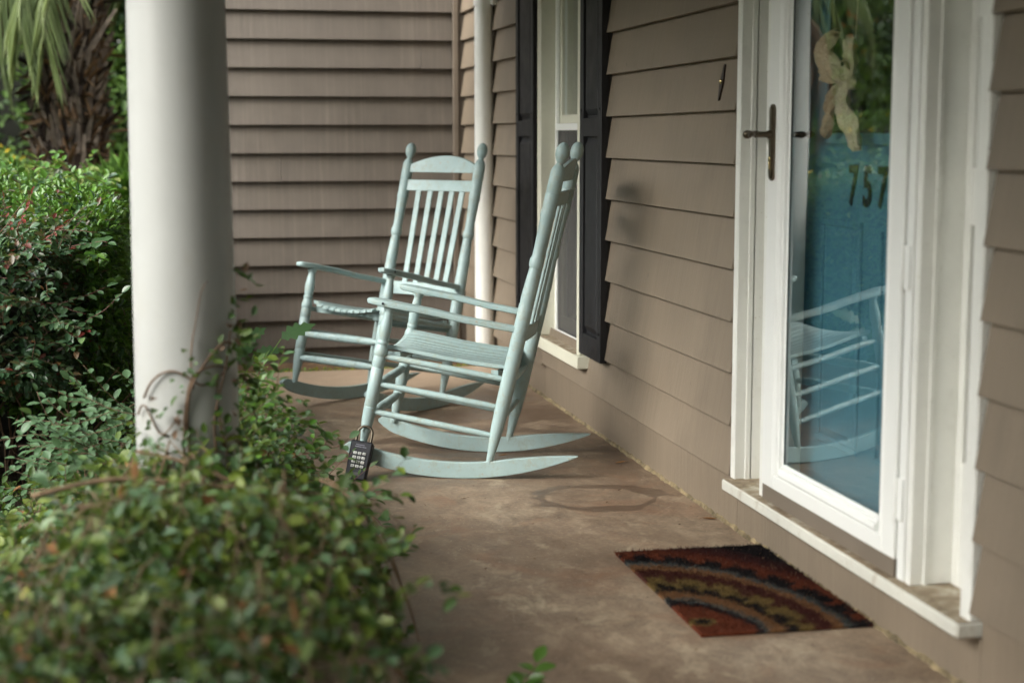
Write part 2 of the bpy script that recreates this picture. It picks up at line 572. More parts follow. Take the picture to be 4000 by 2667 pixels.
# ------------------------------------------------------------------ leaves in bulk (numpy)
def leaf_mesh(name, P, A, U, size, aspect=0.55, fold=0.18, curl=0.12, mats=(None,), mi=None):
    """P base points, A leaf axis, U rough up (normal) - one folded leaf of two quads each"""
    N = len(P)
    A = A / np.linalg.norm(A, axis=1, keepdims=True)
    S = np.cross(A, U)
    S /= (np.linalg.norm(S, axis=1, keepdims=True) + 1e-9)
    Nn = np.cross(S, A)
    sz = size[:, None]
    wd = sz * aspect * 0.5
    v = np.empty((N, 6, 3))
    v[:, 0] = P
    v[:, 1] = P + A * sz * 0.36 + S * wd + Nn * wd * fold * 2
    v[:, 2] = P + A * sz * 0.36 - S * wd + Nn * wd * fold * 2
    v[:, 3] = P + A * sz * 0.74 + S * wd * 0.78 + Nn * (wd * fold * 2 - sz * curl * 0.4)
    v[:, 4] = P + A * sz * 0.74 - S * wd * 0.78 + Nn * (wd * fold * 2 - sz * curl * 0.4)
    v[:, 5] = P + A * sz - Nn * sz * curl
    base = (np.arange(N) * 6)[:, None]
    f = np.concatenate([base + np.array([0, 5, 3, 1]), base + np.array([0, 2, 4, 5])], axis=1).reshape(-1)
    me = D.meshes.new(name)
    me.vertices.add(N * 6)
    me.vertices.foreach_set('co', v.reshape(-1))
    me.loops.add(N * 8)
    me.loops.foreach_set('vertex_index', f.astype(np.int32))
    me.polygons.add(N * 2)
    me.polygons.foreach_set('loop_start', (np.arange(N * 2) * 4).astype(np.int32))
    if mi is not None:
        me.polygons.foreach_set('material_index', np.repeat(mi, 2).astype(np.int32))
    me.update(calc_edges=True)
    for m in mats: me.materials.append(m)
    return me


def rand_dirs(n):
    d = rng.normal(size=(n, 3))
    return d / np.linalg.norm(d, axis=1, keepdims=True)


def foliage(name, P, Nout, size, parent, mats, mi=None, aspect=0.55, up=0.6, scatter=0.9, fold=0.18, kind='stuff'):
    """leaves with axis mostly outward and faces turned up and outward"""
    n = len(P)
    A = Nout * 0.8 + rand_dirs(n) * scatter
    U = Nout * 0.6 + np.array([0, 0, up]) + rand_dirs(n) * 0.45
    me = leaf_mesh(name, P, A, U, size, aspect, fold, 0.12, mats, mi)
    o = link(name, me, parent)
    if kind: o['kind'] = kind
    return o


def lumpy(P, k=3.0, seed=0.0):
    return (np.sin(P[:, 0] * k * 2.1 + seed) * np.cos(P[:, 1] * k * 1.7 + seed * 2) + np.sin(P[:, 2] * k * 2.6 + seed * 3 + P[:, 0] * k)) * 0.5


# ================================================================== SETTING
m = MB()
m.box(-0.17, 1.674, -1.6, 7.97, -0.14, 0.0, 0.006)
tag(m.build('porch_floor', M['slab']), kind='structure')
m = MB()
nx, ny = 40, 60
vs, fs = [], []
for j in range(ny + 1):
    for i in range(nx + 1):
        x = -60 + 90 * i / nx
        y = -30 + 120 * j / ny
        vs.append((x, y, -0.15 + 0.02 * math.sin(x * 1.3) * math.cos(y * 0.9)))
for j in range(ny):
    for i in range(nx):
        a_ = j * (nx + 1) + i
        fs.append((a_, a_ + 1, a_ + nx + 2, a_ + nx + 1))
m.add(vs, fs, True)
tag(m.build('ground', M['lawn']), kind='structure')
m = MB()
m.box(-4.5, -0.17, -1.5, 13.5, -0.2, -0.115)
m.box(-0.172, 1.70, 7.972, 8.95, -0.2, -0.092)
tag(m.build('garden_bed', M['soil']), kind='structure')
m = MB()
m.box(-0.168, 1.668, 7.975, 8.875, -0.1, -0.085)
tag(m.build('mulch_strip', M['straw']), kind='structure')
# moss along the slab's far edge
n = 1500
P = np.stack([rng.uniform(-0.1, 1.6, n), rng.normal(7.985, 0.012, n), rng.uniform(-0.03, 0.004, n)], 1)
o = foliage('moss_edge', P, np.tile([0, 0, 1.0], (n, 1)), rng.uniform(.008, .02, n), None, (M['yleaf'], M['grassy']), rng.integers(0, 2, n))
tag(o, 'thin green moss growing along the far edge of the porch slab', 'moss')

# ================================================================== HOUSE
house = empty('house', (1.66, 4.0, 0))
tag(house, 'taupe lap sided house with white door surround, black shutters and a covered porch', 'house')
HP = Vector((-1.66, -4.0, 0))       # children are laid out in world metres


def hb(name, mat, x0, x1, y0, y1, z0, z1, bev=0.0015, parent=None):
    m = MB()
    m.box(x0, x1, y0, y1, z0, z1, bev)
    o = m.build(name, mat, parent if parent else house)
    if not parent: o.location = HP
    return o


def hm(mbuilder, name, mat, parent=None):
    o = mbuilder.build(name, mat, parent if parent else house)
    if not parent: o.location = HP
    return o


EXP = 0.1575
XB = 1.643          # outer face at a lap's bottom edge


def lap_r(y0, y1, z0, jx=0.0):
    m = MB()
    x = XB + jx
    b = 0.0012
    top = z0 + EXP + 0.012
    j = random.uniform(-0.0024, 0.0024)
    c = [(x, y0, z0 + j), (x + 0.0250, y0, z0 + j), (x + 0.0250, y1, z0 - j), (x, y1, z0 - j),
         (x + 0.0285, y0, top), (x + 0.0325, y0, top), (x + 0.0325, y1, top), (x + 0.0285, y1, top)]
    m.hexa(c, b)
    return hm(m, 'siding_board', M['siding_r'])


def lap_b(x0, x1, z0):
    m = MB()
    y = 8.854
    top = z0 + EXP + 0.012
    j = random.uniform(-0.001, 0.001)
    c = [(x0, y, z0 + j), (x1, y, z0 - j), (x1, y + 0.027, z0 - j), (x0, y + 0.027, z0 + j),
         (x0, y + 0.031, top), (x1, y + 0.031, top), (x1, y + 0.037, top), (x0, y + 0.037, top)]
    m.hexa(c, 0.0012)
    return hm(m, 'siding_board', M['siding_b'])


# sheathing behind the boards (walls with the openings left out)
m = MB()
for (y0, y1, z0, z1) in ((-1.6, 2.945, -0.1, 2.75), (2.945, 4.41, 2.25, 2.75), (2.945, 4.41, -0.1, 0.13), (4.41, 6.13, -0.1, 2.75),
                         (6.13, 6.86, -0.1, 0.25), (6.13, 6.86, 2.05, 2.75), (6.86, 8.93, -0.15, 2.75)):
    m.box(1.678, 1.80, y0, y1, z0, z1)
m.box(1.678, 1.80, 7.86, 8.93, 2.751, 3.3)
hm(m, 'wall_sheathing', M['dark'])
m = MB()
m.box(-0.02, 1.80, 8.894, 9.1, -0.15, 3.3)
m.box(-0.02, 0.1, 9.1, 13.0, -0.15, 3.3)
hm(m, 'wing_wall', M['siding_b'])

random.seed(3)
for k in range(0, 17):
    z = 0.0125 + EXP * k
    if k == 0: continue
    zn = z + 0.016
    # near section (towards and past the camera), some boards jointed
    jy = {2: 2.60, 5: 2.05, 9: 2.35, 12: 1.6}.get(k)
    if jy:
        lap_r(-1.6, jy - 0.0015, zn)
        lap_r(jy + 0.0015, 2.938, zn)
    else:
        lap_r(-1.6, 2.938, zn)
    if z > 0.15:
        lap_r(4.413, 6.118 if z > 0.25 and z < 2.0 else 6.86, z)
        if z < 0.25 or z > 2.0: pass
        zf = z - 0.012
        lap_r(6.868, 7.958, zf)
        lap_r(8.02, 8.86, zf)
for k in range(17, 20):
    lap_r(7.87, 7.958, 0.0005 + EXP * k)
    lap_r(8.02, 8.86, 0.0005 + EXP * k)
# skirt boards at the foot of the wall
for (y0, y1, z1) in ((-1.6, 2.93, 0.185), (2.932, 4.40, 0.128), (4.402, 6.9, 0.178), (6.902, 8.86, 0.166)):
    hb('skirt_board', M['siding_r'], 1.671, 1.69, y0, y1, 0.004 if y0 < 6.9 else -0.09, z1)
for k in range(-1, 23):
    z = 0.0125 - 0.012 + EXP * k
    z = max(z, -0.12)
    if k == -1: z = -0.12
    zb_ = z if k > -1 else -0.145
    jx_ = {3: 1.18, 6: 0.62, 10: 1.42, 13: 0.9}.get(k)
    if jx_:
        lap_b(0.0, jx_ - 0.001, zb_)
        lap_b(jx_ + 0.001, 1.598, zb_)
    else:
        lap_b(0.0, 1.598, zb_)
hb('corner_trim', M['trim_taupe'], 1.600, 1.628, 8.835, 8.862, -0.1, 3.0)
hb('corner_trim', M['trim_taupe'], -0.06, 0.0, 8.85, 8.90, -0.15, 3.5)
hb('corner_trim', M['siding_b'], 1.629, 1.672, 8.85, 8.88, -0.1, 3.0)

# porch roof and ceiling: tongue boards, fascia beam
for i in range(19):
    x0 = -0.32 + i * 0.105
    hb('ceiling_board', M['ceiling'], x0, x0 + 0.1035, -1.8, 7.82, 2.62, 2.64, 0.002)
hb('porch_beam', M['white'], -0.10, 0.14, -1.8, 8.13, 2.14, 2.615, 0.004)
hb('porch_beam', M['white'], 0.142, 1.65, 7.66, 7.82, 2.14, 2.615, 0.004)
m = MB()
m.prism([(-0.75, 2.24), (-0.20, 2.66), (1.85, 2.66), (1.85, 3.55), (-0.75, 2.36)], 'y', -2.0, 7.85)
hm(m, 'porch_roof', M['dark'])
hb('fascia', M['white'], -0.78, -0.752, -2.0, 7.85, 2.17, 2.38, 0.003)
hb('soffit', M['ceiling'], -0.75, -0.105, -2.0, 7.85, 2.20, 2.215, 0.0)
hb('shade_wall', M['siding_b'], -0.2, 1.66, -2.0, -1.62, -0.14, 2.6)  # unseen, added behind the camera to darken the near boards

# ---------------- door surround
SILLZ = 0.165
m = MB()
m.box(1.617, 1.80, 2.938, 4.396, 0.132, SILLZ, 0.004)
sill = hm(m, 'door_sill', M['sill'])
bx('sill_top', M['sill_dust'], sill, 1.622, 1.80, 2.942, 4.392, SILLZ - 0.002, SILLZ + 0.0015, 0)
hb('door_casing', M['white'], 1.650, 1.70, 4.378, 4.412, SILLZ, 2.25, 0.003)
hb('door_casing', M['white'], 1.650, 1.70, 2.944, 2.990, SILLZ, 2.25, 0.003)
hb('door_casing', M['white'], 1.650, 1.70, 2.944, 4.412, 2.252, 2.40, 0.003)
for (y0, y1) in ((4.370, 4.3775), (2.9905, 2.998)):
    hb('casing_bead', M['white'], 1.682, 1.698, y0, y1, SILLZ, 2.25, 0.002)
    hb('door_jamb', M['white'], 1.702, 1.80, y0 + 0.002, y1 + 0.02 if y0 > 4 else y1, SILLZ, 2.25, 0.001)
# mullion posts between door and sidelights
for (y0, y1) in ((4.128, 4.168), (3.222, 3.246)):
    hb('mullion', M['white'], 1.648, 1.78, y0, y1, SILLZ, 2.25, 0.003)
hb('mullion_bead', M['white'], 1.680, 1.690, 3.2165, 3.2215, SILLZ, 2.25, 0.002)
hb('mullion', M['white'], 1.676, 1.78, 4.1685, 4.19, SILLZ, 2.25, 0.003)


def sidelight(y0, y1):
    s_ = MB()
    s_.box(1.752, 1.79, y0, y0 + 0.030, SILLZ, 2.25, 0.002)
    s_.box(1.752, 1.79, y1 - 0.030, y1, SILLZ, 2.25, 0.002)
    for (z0, z1) in ((SILLZ, 0.46), (1.00, 1.13), (1.455, 1.50), (2.15, 2.25)):
        s_.box(1.7525, 1.7885, y0 + 0.0305, y1 - 0.0305, z0, z1, 0.002)
    o = hm(s_, 'sidelight', M['white'])
    bx('sidelight_panel', M['white'], o, 1.768, 1.78, y0 + 0.04, y1 - 0.04, 0.45, 1.01)
    q = MB()
    q.box(1.758, 1.769, y0 + 0.043, y0 + 0.056, 0.462, 0.998, 0.002)
    q.box(1.758, 1.769, y1 - 0.056, y1 - 0.043, 0.462, 0.998, 0.002)
    q.box(1.758, 1.769, y0 + 0.057, y1 - 0.057, 0.984, 0.998, 0.002)
    q.box(1.758, 1.769, y0 + 0.057, y1 - 0.057, 0.462, 0.476, 0.002)
    q.build('panel_moulding', M['white'], o)
    for (z0, z1) in ((1.13, 1.455), (1.50, 2.15)):
        bx('pane', M['wglass'], o, 1.764, 1.767, y0 + 0.0295, y1 - 0.0295, z0, z1, 0)
        q = MB()
        q.box(1.757, 1.7635, y0 + 0.031, y0 + 0.035, z0 + 0.001, z1 - 0.001, 0.002)
        q.box(1.757, 1.7635, y1 - 0.035, y1 - 0.031, z0 + 0.001, z1 - 0.001, 0.002)  # solid dark block that paints the hedge's inner shade
        q.box(1.757, 1.7635, y0 + 0.045, y1 - 0.045, z1 - 0.012, z1 - 0.001, 0.002)
        q.box(1.757, 1.7635, y0 + 0.045, y1 - 0.045, z0 + 0.001, z0 + 0.012, 0.002)
        q.build('glazing_bead', M['white'], o)


sidelight(2.999, 3.2215)
sidelight(4.191, 4.369)

# ---------------- storm door (hinged on the near side)
sdoor = MB()
DX0, DX1 = 1.638, 1.668
Z0, Z1 = 0.212, 2.20
sdoor.box(DX0, DX1, 4.050, 4.125, Z0, Z1, 0.003)
sdoor = hm(sdoor, 'storm_door', M['alu'])
bx('stile', M['alu'], sdoor, DX0, DX1, 3.288, 3.352, Z0, Z1, 0.003)
bx('rail', M['alu'], sdoor, DX0 + 0.0005, DX1 - 0.0005, 3.3525, 4.0495, Z0, 0.252, 0.002)
bx('rail', M['alu'], sdoor, DX0 + 0.0005, DX1 - 0.0005, 3.3525, 4.0495, 2.10, Z1, 0.002)
# stepped glazing bead
q = MB()
prof = [(4.0495, DX0 + 0.002), (4.040, DX0 - 0.001), (4.030, DX0 + 0.002), (4.026, DX0 + 0.008), (4.018, DX0 + 0.009), (4.016, DX0 + 0.016), (4.008, DX0 + 0.018), (4.008, DX0 + 0.024), (4.0495, DX0 + 0.024)]
q.prism([(x, y) for (y, x) in prof], 'z', 0.2525, 2.0995)
prof2 = [(3.3525 + (4.0495 - y), x) for (y, x) in prof]
q.prism([(x, y) for (y, x) in prof2], 'z', 0.2525, 2.0995)
q.build('glazing_bead', M['alu'], sdoor)
q = MB()
zb = 0.2525
pz = [(DX0 + 0.002, zb), (DX0 - 0.001, zb + .009), (DX0 + 0.002, zb + .018), (DX0 + 0.008, zb + .021), (DX0 + 0.009, zb + .028), (DX0 + 0.016, zb + .030), (DX0 + 0.018, zb + 0.036), (DX0 + 0.024, zb + 0.036), (DX0 + 0.024, zb)]
q.prism(pz, 'y', 3.394, 4.008)
q.build('glazing_bead', M['alu'], sdoor)
bx('pane', M['glass'], sdoor, 1.6595, 1.6610, 3.39, 4.012, 0.28, 2.09, 0)
bx('gasket', M['gasket'], sdoor, 1.657, 1.6592, 3.3935, 3.3975, 0.288, 2.09, 0)
bx('gasket', M['gasket'], sdoor, 1.657, 1.6592, 4.0045, 4.0085, 0.288, 2.09, 0)
bx('kick_expander', M['trim_taupe'], sdoor, 1.641, 1.662, 3.290, 4.124, 0.168, 0.2115, 0.001)
# hinge rail (z bar) with leaf hinges
zb_ = hb('hinge_rail', M['alu'], 1.645, 1.672, 3.250, 3.283, SILLZ + 0.002, 2.2, 0.002)
for z in (0.36, 0.90, 1.72):
    q = MB()
    q.lathe((1.638, 3.286, z - 0.055), (1.638, 3.286, z + 0.055), [(0, .005), (0.02, .006), (.49, .006), (.5, .0045), (.51, .006), (.98, .006), (1, .005)], 10)
    q.box(1.640, 1.643, 3.256, 3.284, z - 0.05, z + 0.05, 0.0008)
    q.build('hinge', M['alu'], sdoor)
# handle: long escutcheon plate, twisted lever
hp = MB()
n = 18
poly = []
yc, zc, hw_, hh = 4.086, 1.180, 0.0165, 0.105
for i in range(n):
    a_ = 2 * PI * i / n
    yy = math.cos(a_) * hw_
    zz = math.sin(a_) * hw_
    zz += (hh - hw_) * (1 if math.sin(a_) >= 0 else -1)
    poly.append((yc + yy, zc + zz))
hp.prism(poly, 'x', DX0 - 0.0065, DX0 - 0.0005)
poly2 = [(yc + (p[0] - yc) * 0.62, zc + (p[1] - zc) * 0.95) for p in poly]
hp.prism(poly2, 'x', DX0 - 0.010, DX0 - 0.0064)
hpo = hp.build('handle_plate', M['brass'], sdoor)
q = MB()
q.lathe((DX0 - 0.009, yc, 1.202), (DX0 - 0.048, yc, 1.202), [(0, .013), (.15, .0125), (.3, .0085), (.85, .0085), (1, .008)], 12)
q.build('lever_neck', M['brass'], sdoor)
q = MB()
lv = []
for i in range(34):
    u_ = i / 33
    lv.append((u_, 0.0075 + 0.0025 * math.cos(u_ * 2 * PI * 2.5) if u_ < 0.8 else 0.0095))
vs, fs = [], []
SEG = 10
for i in range(34):
    u_ = i / 33
    y = yc - 0.004 + u_ * 0.098
    tw = u_ * PI * 2.2
    for k in range(SEG):
        an = 2 * PI * k / SEG
        ra, rb = (0.0105, 0.0055) if u_ < 0.78 else (0.0055 + 0.0075 * math.sin((u_ - .78) / .22 * PI) ** .5, 0.0055 + 0.0065 * math.sin((u_ - .78) / .22 * PI) ** .5)
        lx, lz = ra * math.cos(an), rb * math.sin(an)
        vs.append((DX0 - 0.045 + lx * math.cos(tw) - lz * math.sin(tw), y, 1.202 + lx * math.sin(tw) + lz * math.cos(tw)))
for i in range(33):
    for k in range(SEG):
        k2 = (k + 1) % SEG
        fs.append((i * SEG + k, i * SEG + k2, (i + 1) * SEG + k2, (i + 1) * SEG + k))
fs.append(tuple(range(SEG)))
fs.append(tuple(33 * SEG + k for k in range(SEG)))
q.add(vs, fs, True)
q.build('lever_handle', M['brass'], sdoor)
q = MB()
q.lathe((DX0 - 0.0098, yc, 1.135), (DX0 - 0.014, yc, 1.135), [(0, .007), (.8, .007), (1, .005)], 12)
q.box(DX0 - 0.0135, DX0 - 0.0098, yc - 0.003, yc + 0.003, 1.105, 1.130, 0.0005)
q.build('lock_keyway', M['brass_bright'], sdoor)
# inner lever, seen through the pane
q = MB()
q.lathe((DX1, yc - 0.02, 1.202), (DX1 + 0.035, yc - 0.02, 1.202), [(0, .011), (.3, .008), (1, .008)], 10)
q.lathe((DX1 + 0.034, yc - 0.012, 1.202), (DX1 + 0.034, yc - 0.12, 1.202), [(0, .008), (.3, .010), (.55, .006), (.8, .011), (1, .006)], 10)
q.build('inner_lever', M['bronze'], sdoor)

# ---------------- inside the opening: jambs, teal panelled door
hb('inner_jamb', M['white'], 1.672, 1.745, 4.098, 4.126, SILLZ, 2.2, 0.002)
hb('inner_jamb', M['white'], 1.676, 1.745, 3.252, 3.272, SILLZ, 2.2, 0.002)
ed = MB()
EX = 1.748
ed.box(EX, EX + 0.045, 3.255, 4.120, 0.17, 2.2, 0.002)
ed = hm(ed, 'entry_door', M['teal'])
for (y0, y1) in ((3.735, 3.995), (3.375, 3.635)):
    for (z0, z1) in ((0.36, 0.978),):
        q = MB()
        w_ = 0.020
        for (a0, a1, b0, b1) in ((y0, y1, z0, z0 + w_), (y0, y1, z1 - w_, z1), (y0, y0 + w_, z0 + w_, z1 - w_), (y1 - w_, y1, z0 + w_, z1 - w_)):
            q.box(EX - 0.006, EX + 0.002, a0, a1, b0, b1, 0.003)
        q.build('panel_moulding', M['teal'], ed)
        q = MB()
        q.hexa([(EX - 0.006, y0 + 0.045, z0 + 0.045), (EX + 0.001, y0 + 0.024, z0 + 0.024), (EX + 0.001, y1 - 0.024, z0 + 0.024), (EX - 0.006, y1 - 0.045, z0 + 0.045),
                (EX - 0.006, y0 + 0.045, z1 - 0.045), (EX + 0.001, y0 + 0.024, z1 - 0.024), (EX + 0.001, y1 - 0.024, z1 - 0.024), (EX - 0.006, y1 - 0.045, z1 - 0.045)])
        q.build('raised_panel', M['teal'], ed)
# dark glazed light in the upper half, in a raised frame
q = MB()
for (a0, a1, b0, b1) in ((3.375, 3.995, 1.175, 1.205), (3.375, 3.995, 1.99, 2.02), (3.375, 3.405, 1.205, 1.99), (3.965, 3.995, 1.205, 1.99)):
    q.box(EX - 0.009, EX + 0.002, a0, a1, b0, b1, 0.003)
q.build('light_frame', M['teal'], ed)
bx('dark_pane', plain('dark_door_glass', (0.012, 0.016, 0.015), 0.12), ed, EX - 0.003, EX + 0.002, 3.4055, 3.9645, 1.2055, 1.9895, 0)
# house number 757, printed on the door at eye level
for ch, yy in (('7', 3.797), ('5', 3.711), ('7', 3.625)):
    cu = D.curves.new('digit', 'FONT')
    cu.body = ch
    cu.size = 0.142
    cu.extrude = 0.0012
    cu.offset = 0.0035
    cu.align_x = 'CENTER'
    tmp = D.objects.new('tmp', cu)
    COL.objects.link(tmp)
    bpy.context.view_layer.update()
    me = D.meshes.new_from_object(tmp.evaluated_get(bpy.context.evaluated_depsgraph_get()))
    D.objects.remove(tmp)
    me.materials.clear()
    me.materials.append(M['digits'])
    me.name = 'house_number'
    o = link('house_number', me, ed, (EX - 0.0025, yy, 1.022), (PI / 2, 0, -PI / 2))
    o.scale = (0.78, 1, 1)
hb('inner_threshold', M['sill'], 1.70, 1.80, 3.255, 4.12, SILLZ + 0.0016, 0.172, 0.001)

# ---------------- door bell
q = MB()
n = 16
poly = []
for i in range(n):
    a_ = 2 * PI * i / n
    r_ = 1.0 + 0.12 * math.cos(4 * a_)
    poly.append((4.552 + math.cos(a_) * 0.0125 * r_, 1.359 + math.sin(a_) * 0.049 * (1.12 if abs(math.sin(a_)) > .9 else 0.86)))
def _xs(z_):
    return 1.643 + 0.0285 * (z_ - 1.2725) / 0.1695


n_ = len(poly)  # dark filler body, shade put into the crown's inside
q.add([(_xs(p[1]) - 0.006, p[0], p[1]) for p in poly] + [(_xs(p[1]) + 0.002, p[0], p[1]) for p in poly],
      [(i, (i + 1) % n_, n_ + (i + 1) % n_, n_ + i) for i in range(n_)] + [tuple(range(n_))[::-1], tuple(range(n_, 2 * n_))])
db = hm(q, 'door_bell', M['bronze'])
q = MB()
q.lathe((1.653, 4.552, 1.362), (1.646, 4.552, 1.361), [(0, .0075), (.6, .0075), (1, .004)], 12)
q.build('bell_button', M['brass_bright'], db)

# ---------------- window with sill
hb('window_casing', M['cream'], 1.625, 1.70, 6.800, 6.868, 0.306, 2.05, 0.003)
hb('window_casing', M['cream'], 1.625, 1.70, 6.118, 6.165, 0.306, 2.05, 0.003)
hb('window_casing', M['cream'], 1.625, 1.70, 6.118, 6.868, 2.052, 2.12, 0.003)
ws = hb('window_sill', M['cream'], 1.610, 1.76, 6.100, 6.905, 0.252, 0.304, 0.003)
bx('sill_top', M['sill_dust'], ws, 1.616, 1.700, 6.17, 6.80, 0.3035, 0.3055, 0)
hb('window_jamb', M['cream'], 1.7005, 1.78, 6.800, 6.83, 0.306, 2.05, 0.002)
hb('window_jamb', M['cream'], 1.7005, 1.78, 6.13, 6.165, 0.306, 2.05, 0.002)
win = MB()
win.box(1.690, 1.705, 6.772, 6.7995, 0.307, 2.05, 0.002)
win.box(1.690, 1.705, 6.1655, 6.19, 0.307, 2.05, 0.002)
win.box(1.6905, 1.7045, 6.1905, 6.7715, 0.307, 0.335, 0.002)
win.box(1.6905, 1.7045, 6.1905, 6.7715, 2.02, 2.05, 0.002)
win.box(1.688, 1.712, 6.1905, 6.7715, 1.222, 1.252, 0.002)
win = hm(win, 'window', M['alu'])
q = MB()
q.box(1.706, 1.728, 6.745, 6.7995, 1.253, 2.02, 0.002)
q.box(1.706, 1.728, 6.1655, 6.21, 1.253, 2.02, 0.002)
q.box(1.7065, 1.7275, 6.2105, 6.7445, 1.253, 1.29, 0.002)
q.box(1.7065, 1.7275, 6.2105, 6.7445, 1.98, 2.02, 0.002)
q.build('upper_sash', M['cream'], win)
bx('pane', M['wglass'], win, 1.714, 1.717, 6.21, 6.745, 1.29, 1.98, 0)
q = MB()
q.box(1.7125, 1.730, 6.735, 6.7995, 0.336, 1.22, 0.002)
q.box(1.7125, 1.730, 6.1655, 6.23, 0.336, 1.22, 0.002)
q.box(1.713, 1.7295, 6.2305, 6.7345, 0.336, 0.40, 0.002)
q.build('lower_sash', M['cream'], win)
bx('pane', M['wglass'], win, 1.720, 1.723, 6.23, 6.735, 0.40, 1.22, 0)
# insect screen
t = NT('insect_screen')
tr = t.n('BsdfTransparent')
ms = t.n('MixShader')
ms.inputs[0].default_value = 0.52
t.col((0.085, 0.082, 0.082))
t.rough(0.55)
t.l(t.b.outputs[0], ms.inputs[2]); t.l(tr.outputs[0], ms.inputs[1]); t.l(ms.outputs[0], t.out.inputs['Surface'])
bx('insect_screen', t.m, win, 1.6975, 1.6985, 6.19, 6.772, 0.335, 1.222, 0)
q = MB()
vs, fs = [], []
for i in range(61):
    y = 6.12 + 0.72 * i / 60
    x = 1.79 + 0.018 * math.sin(i * 0.9) + 0.008 * math.sin(i * 2.3)
    vs += [(x, y, 0.3), (x, y, 2.1)]
for i in range(60):
    fs.append((2 * i, 2 * i + 2, 2 * i + 3, 2 * i + 1))
q.add(vs, fs, True)
q.build('curtain', M['curtain'], win)
hb('room_back_wall', M['dark'], 1.85, 1.87, 2.9, 7.4, 0.0, 2.6, 0)


# ---------------- shutters
def shutter(y0, y1):
    X0, X1 = 1.624, 1.653
    z0, z1 = 0.318, 2.02
    s_ = MB()
    wst = 0.050
    s_.box(X0, X1, y0, y0 + wst, z0, z1, 0.002)
    s_.box(X0, X1, y1 - wst, y1, z0, z1, 0.002)
    o = hm(s_, 'shutter', M['black'])
    for (a0, a1) in ((z0, 0.405), (1.196, 1.268), (1.94, z1)):
        bx('shutter_rail', M['black'], o, X0 + 0.0008, X1 - 0.001, y0 + wst + 0.0005, y1 - wst - 0.0005, a0, a1, 0.0015)
    for (a0, a1) in ((0.406, 1.195), (1.269, 1.939)):
        q = MB()
        q.box(X1 - 0.010, X1 - 0.003, y0 + wst + 0.001, y1 - wst - 0.001, a0, a1, 0)
        q.hexa([(X0 + 0.004, y0 + wst + 0.026, a0 + 0.034), (X1 - 0.010, y0 + wst + 0.010, a0 + 0.010), (X1 - 0.010, y1 - wst - 0.010, a0 + 0.010), (X0 + 0.004, y1 - wst - 0.026, a0 + 0.034),
                (X0 + 0.004, y0 + wst + 0.026, a1 - 0.034), (X1 - 0.010, y0 + wst + 0.010, a1 - 0.010), (X1 - 0.010, y1 - wst - 0.010, a1 - 0.010), (X0 + 0.004, y1 - wst - 0.026, a1 - 0.034)])
        q.build('shutter_panel', M['black'], o)
    for zz in (0.43, 1.30, 1.9):
        for yy in (y0 + 0.022, y1 - 0.022):
            q = MB()
            q.lathe((X0 - 0.004, yy, zz), (X0 + 0.002, yy, zz), [(0, .002), (.2, .0055), (1, .006)], 8)
            q.build('screw_cap', M['black'], o)
    hb('shutter_spacer', M['dark'], 1.6535, 1.678, y0 + 0.006, y1 - 0.006, z0 + 0.01, z1 - 0.01, 0)


shutter(5.803, 6.122)
shutter(6.955, 7.312)

# ---------------- crumbling joint between floor and wall
q = MB()
vs, fs = [], []
NS = 420
for i in range(NS + 1):
    y = -1.0 + 8.9 * i / NS
    r_ = 0.0065 + 0.004 * math.sin(i * 0.9) * math.sin(i * 0.37 + 1) + random.uniform(-0.004, 0.004)
    h_ = 0.007 + random.uniform(-0.003, 0.005)
    vs += [(1.6705 - max(r_, 0.003), y, 0.0005), (1.6705 - max(r_, 0.003) * 0.5, y + random.uniform(-.004, .004), max(h_, 0.002)), (1.6705, y, h_ + 0.004)]
for i in range(NS):
    a_ = i * 3
    fs += [(a_, a_ + 1, a_ + 4, a_ + 3), (a_ + 1, a_ + 2, a_ + 5, a_ + 4)]
q.add(vs, fs)
hm(q, 'wall_joint', M['caulk'])

# ================================================================== COLUMNS
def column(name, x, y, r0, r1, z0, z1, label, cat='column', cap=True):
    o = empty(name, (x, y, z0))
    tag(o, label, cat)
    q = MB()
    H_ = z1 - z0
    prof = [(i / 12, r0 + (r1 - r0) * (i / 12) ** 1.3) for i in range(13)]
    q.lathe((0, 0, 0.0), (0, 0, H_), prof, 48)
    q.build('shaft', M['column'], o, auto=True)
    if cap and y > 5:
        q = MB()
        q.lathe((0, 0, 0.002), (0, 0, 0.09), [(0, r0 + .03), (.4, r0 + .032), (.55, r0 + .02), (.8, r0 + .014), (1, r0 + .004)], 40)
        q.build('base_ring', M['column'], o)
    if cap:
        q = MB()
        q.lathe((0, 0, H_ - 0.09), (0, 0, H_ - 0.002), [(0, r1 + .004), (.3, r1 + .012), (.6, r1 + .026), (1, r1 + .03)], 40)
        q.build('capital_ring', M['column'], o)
    return o


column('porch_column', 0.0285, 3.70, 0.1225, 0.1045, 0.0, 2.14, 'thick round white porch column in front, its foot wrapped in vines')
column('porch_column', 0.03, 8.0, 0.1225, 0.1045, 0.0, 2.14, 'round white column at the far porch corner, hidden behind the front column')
pipe = empty('downpipe', (1.609, 8.0, -0.09))
tag(pipe, 'slim round white downpipe running down the taupe wall behind the rocking chairs', 'downpipe')
q = MB()
q.lathe((0, 0, 0), (0, 0, 3.1), [(0, .0505), (.25, .0503), (.6, .0485), (1, .0475)], 28)
q.build('pipe', M['white'], pipe)
for z_ in (1.95, 2.95):
    q = MB()
    q.lathe((0, 0, z_), (0, 0, z_ + 0.03), [(0, .053), (1, .053)], 28)
    q.box(0.03, 0.056, -0.07, 0.07, z_, z_ + 0.03)
    q.build('bracket', M['white'], pipe)

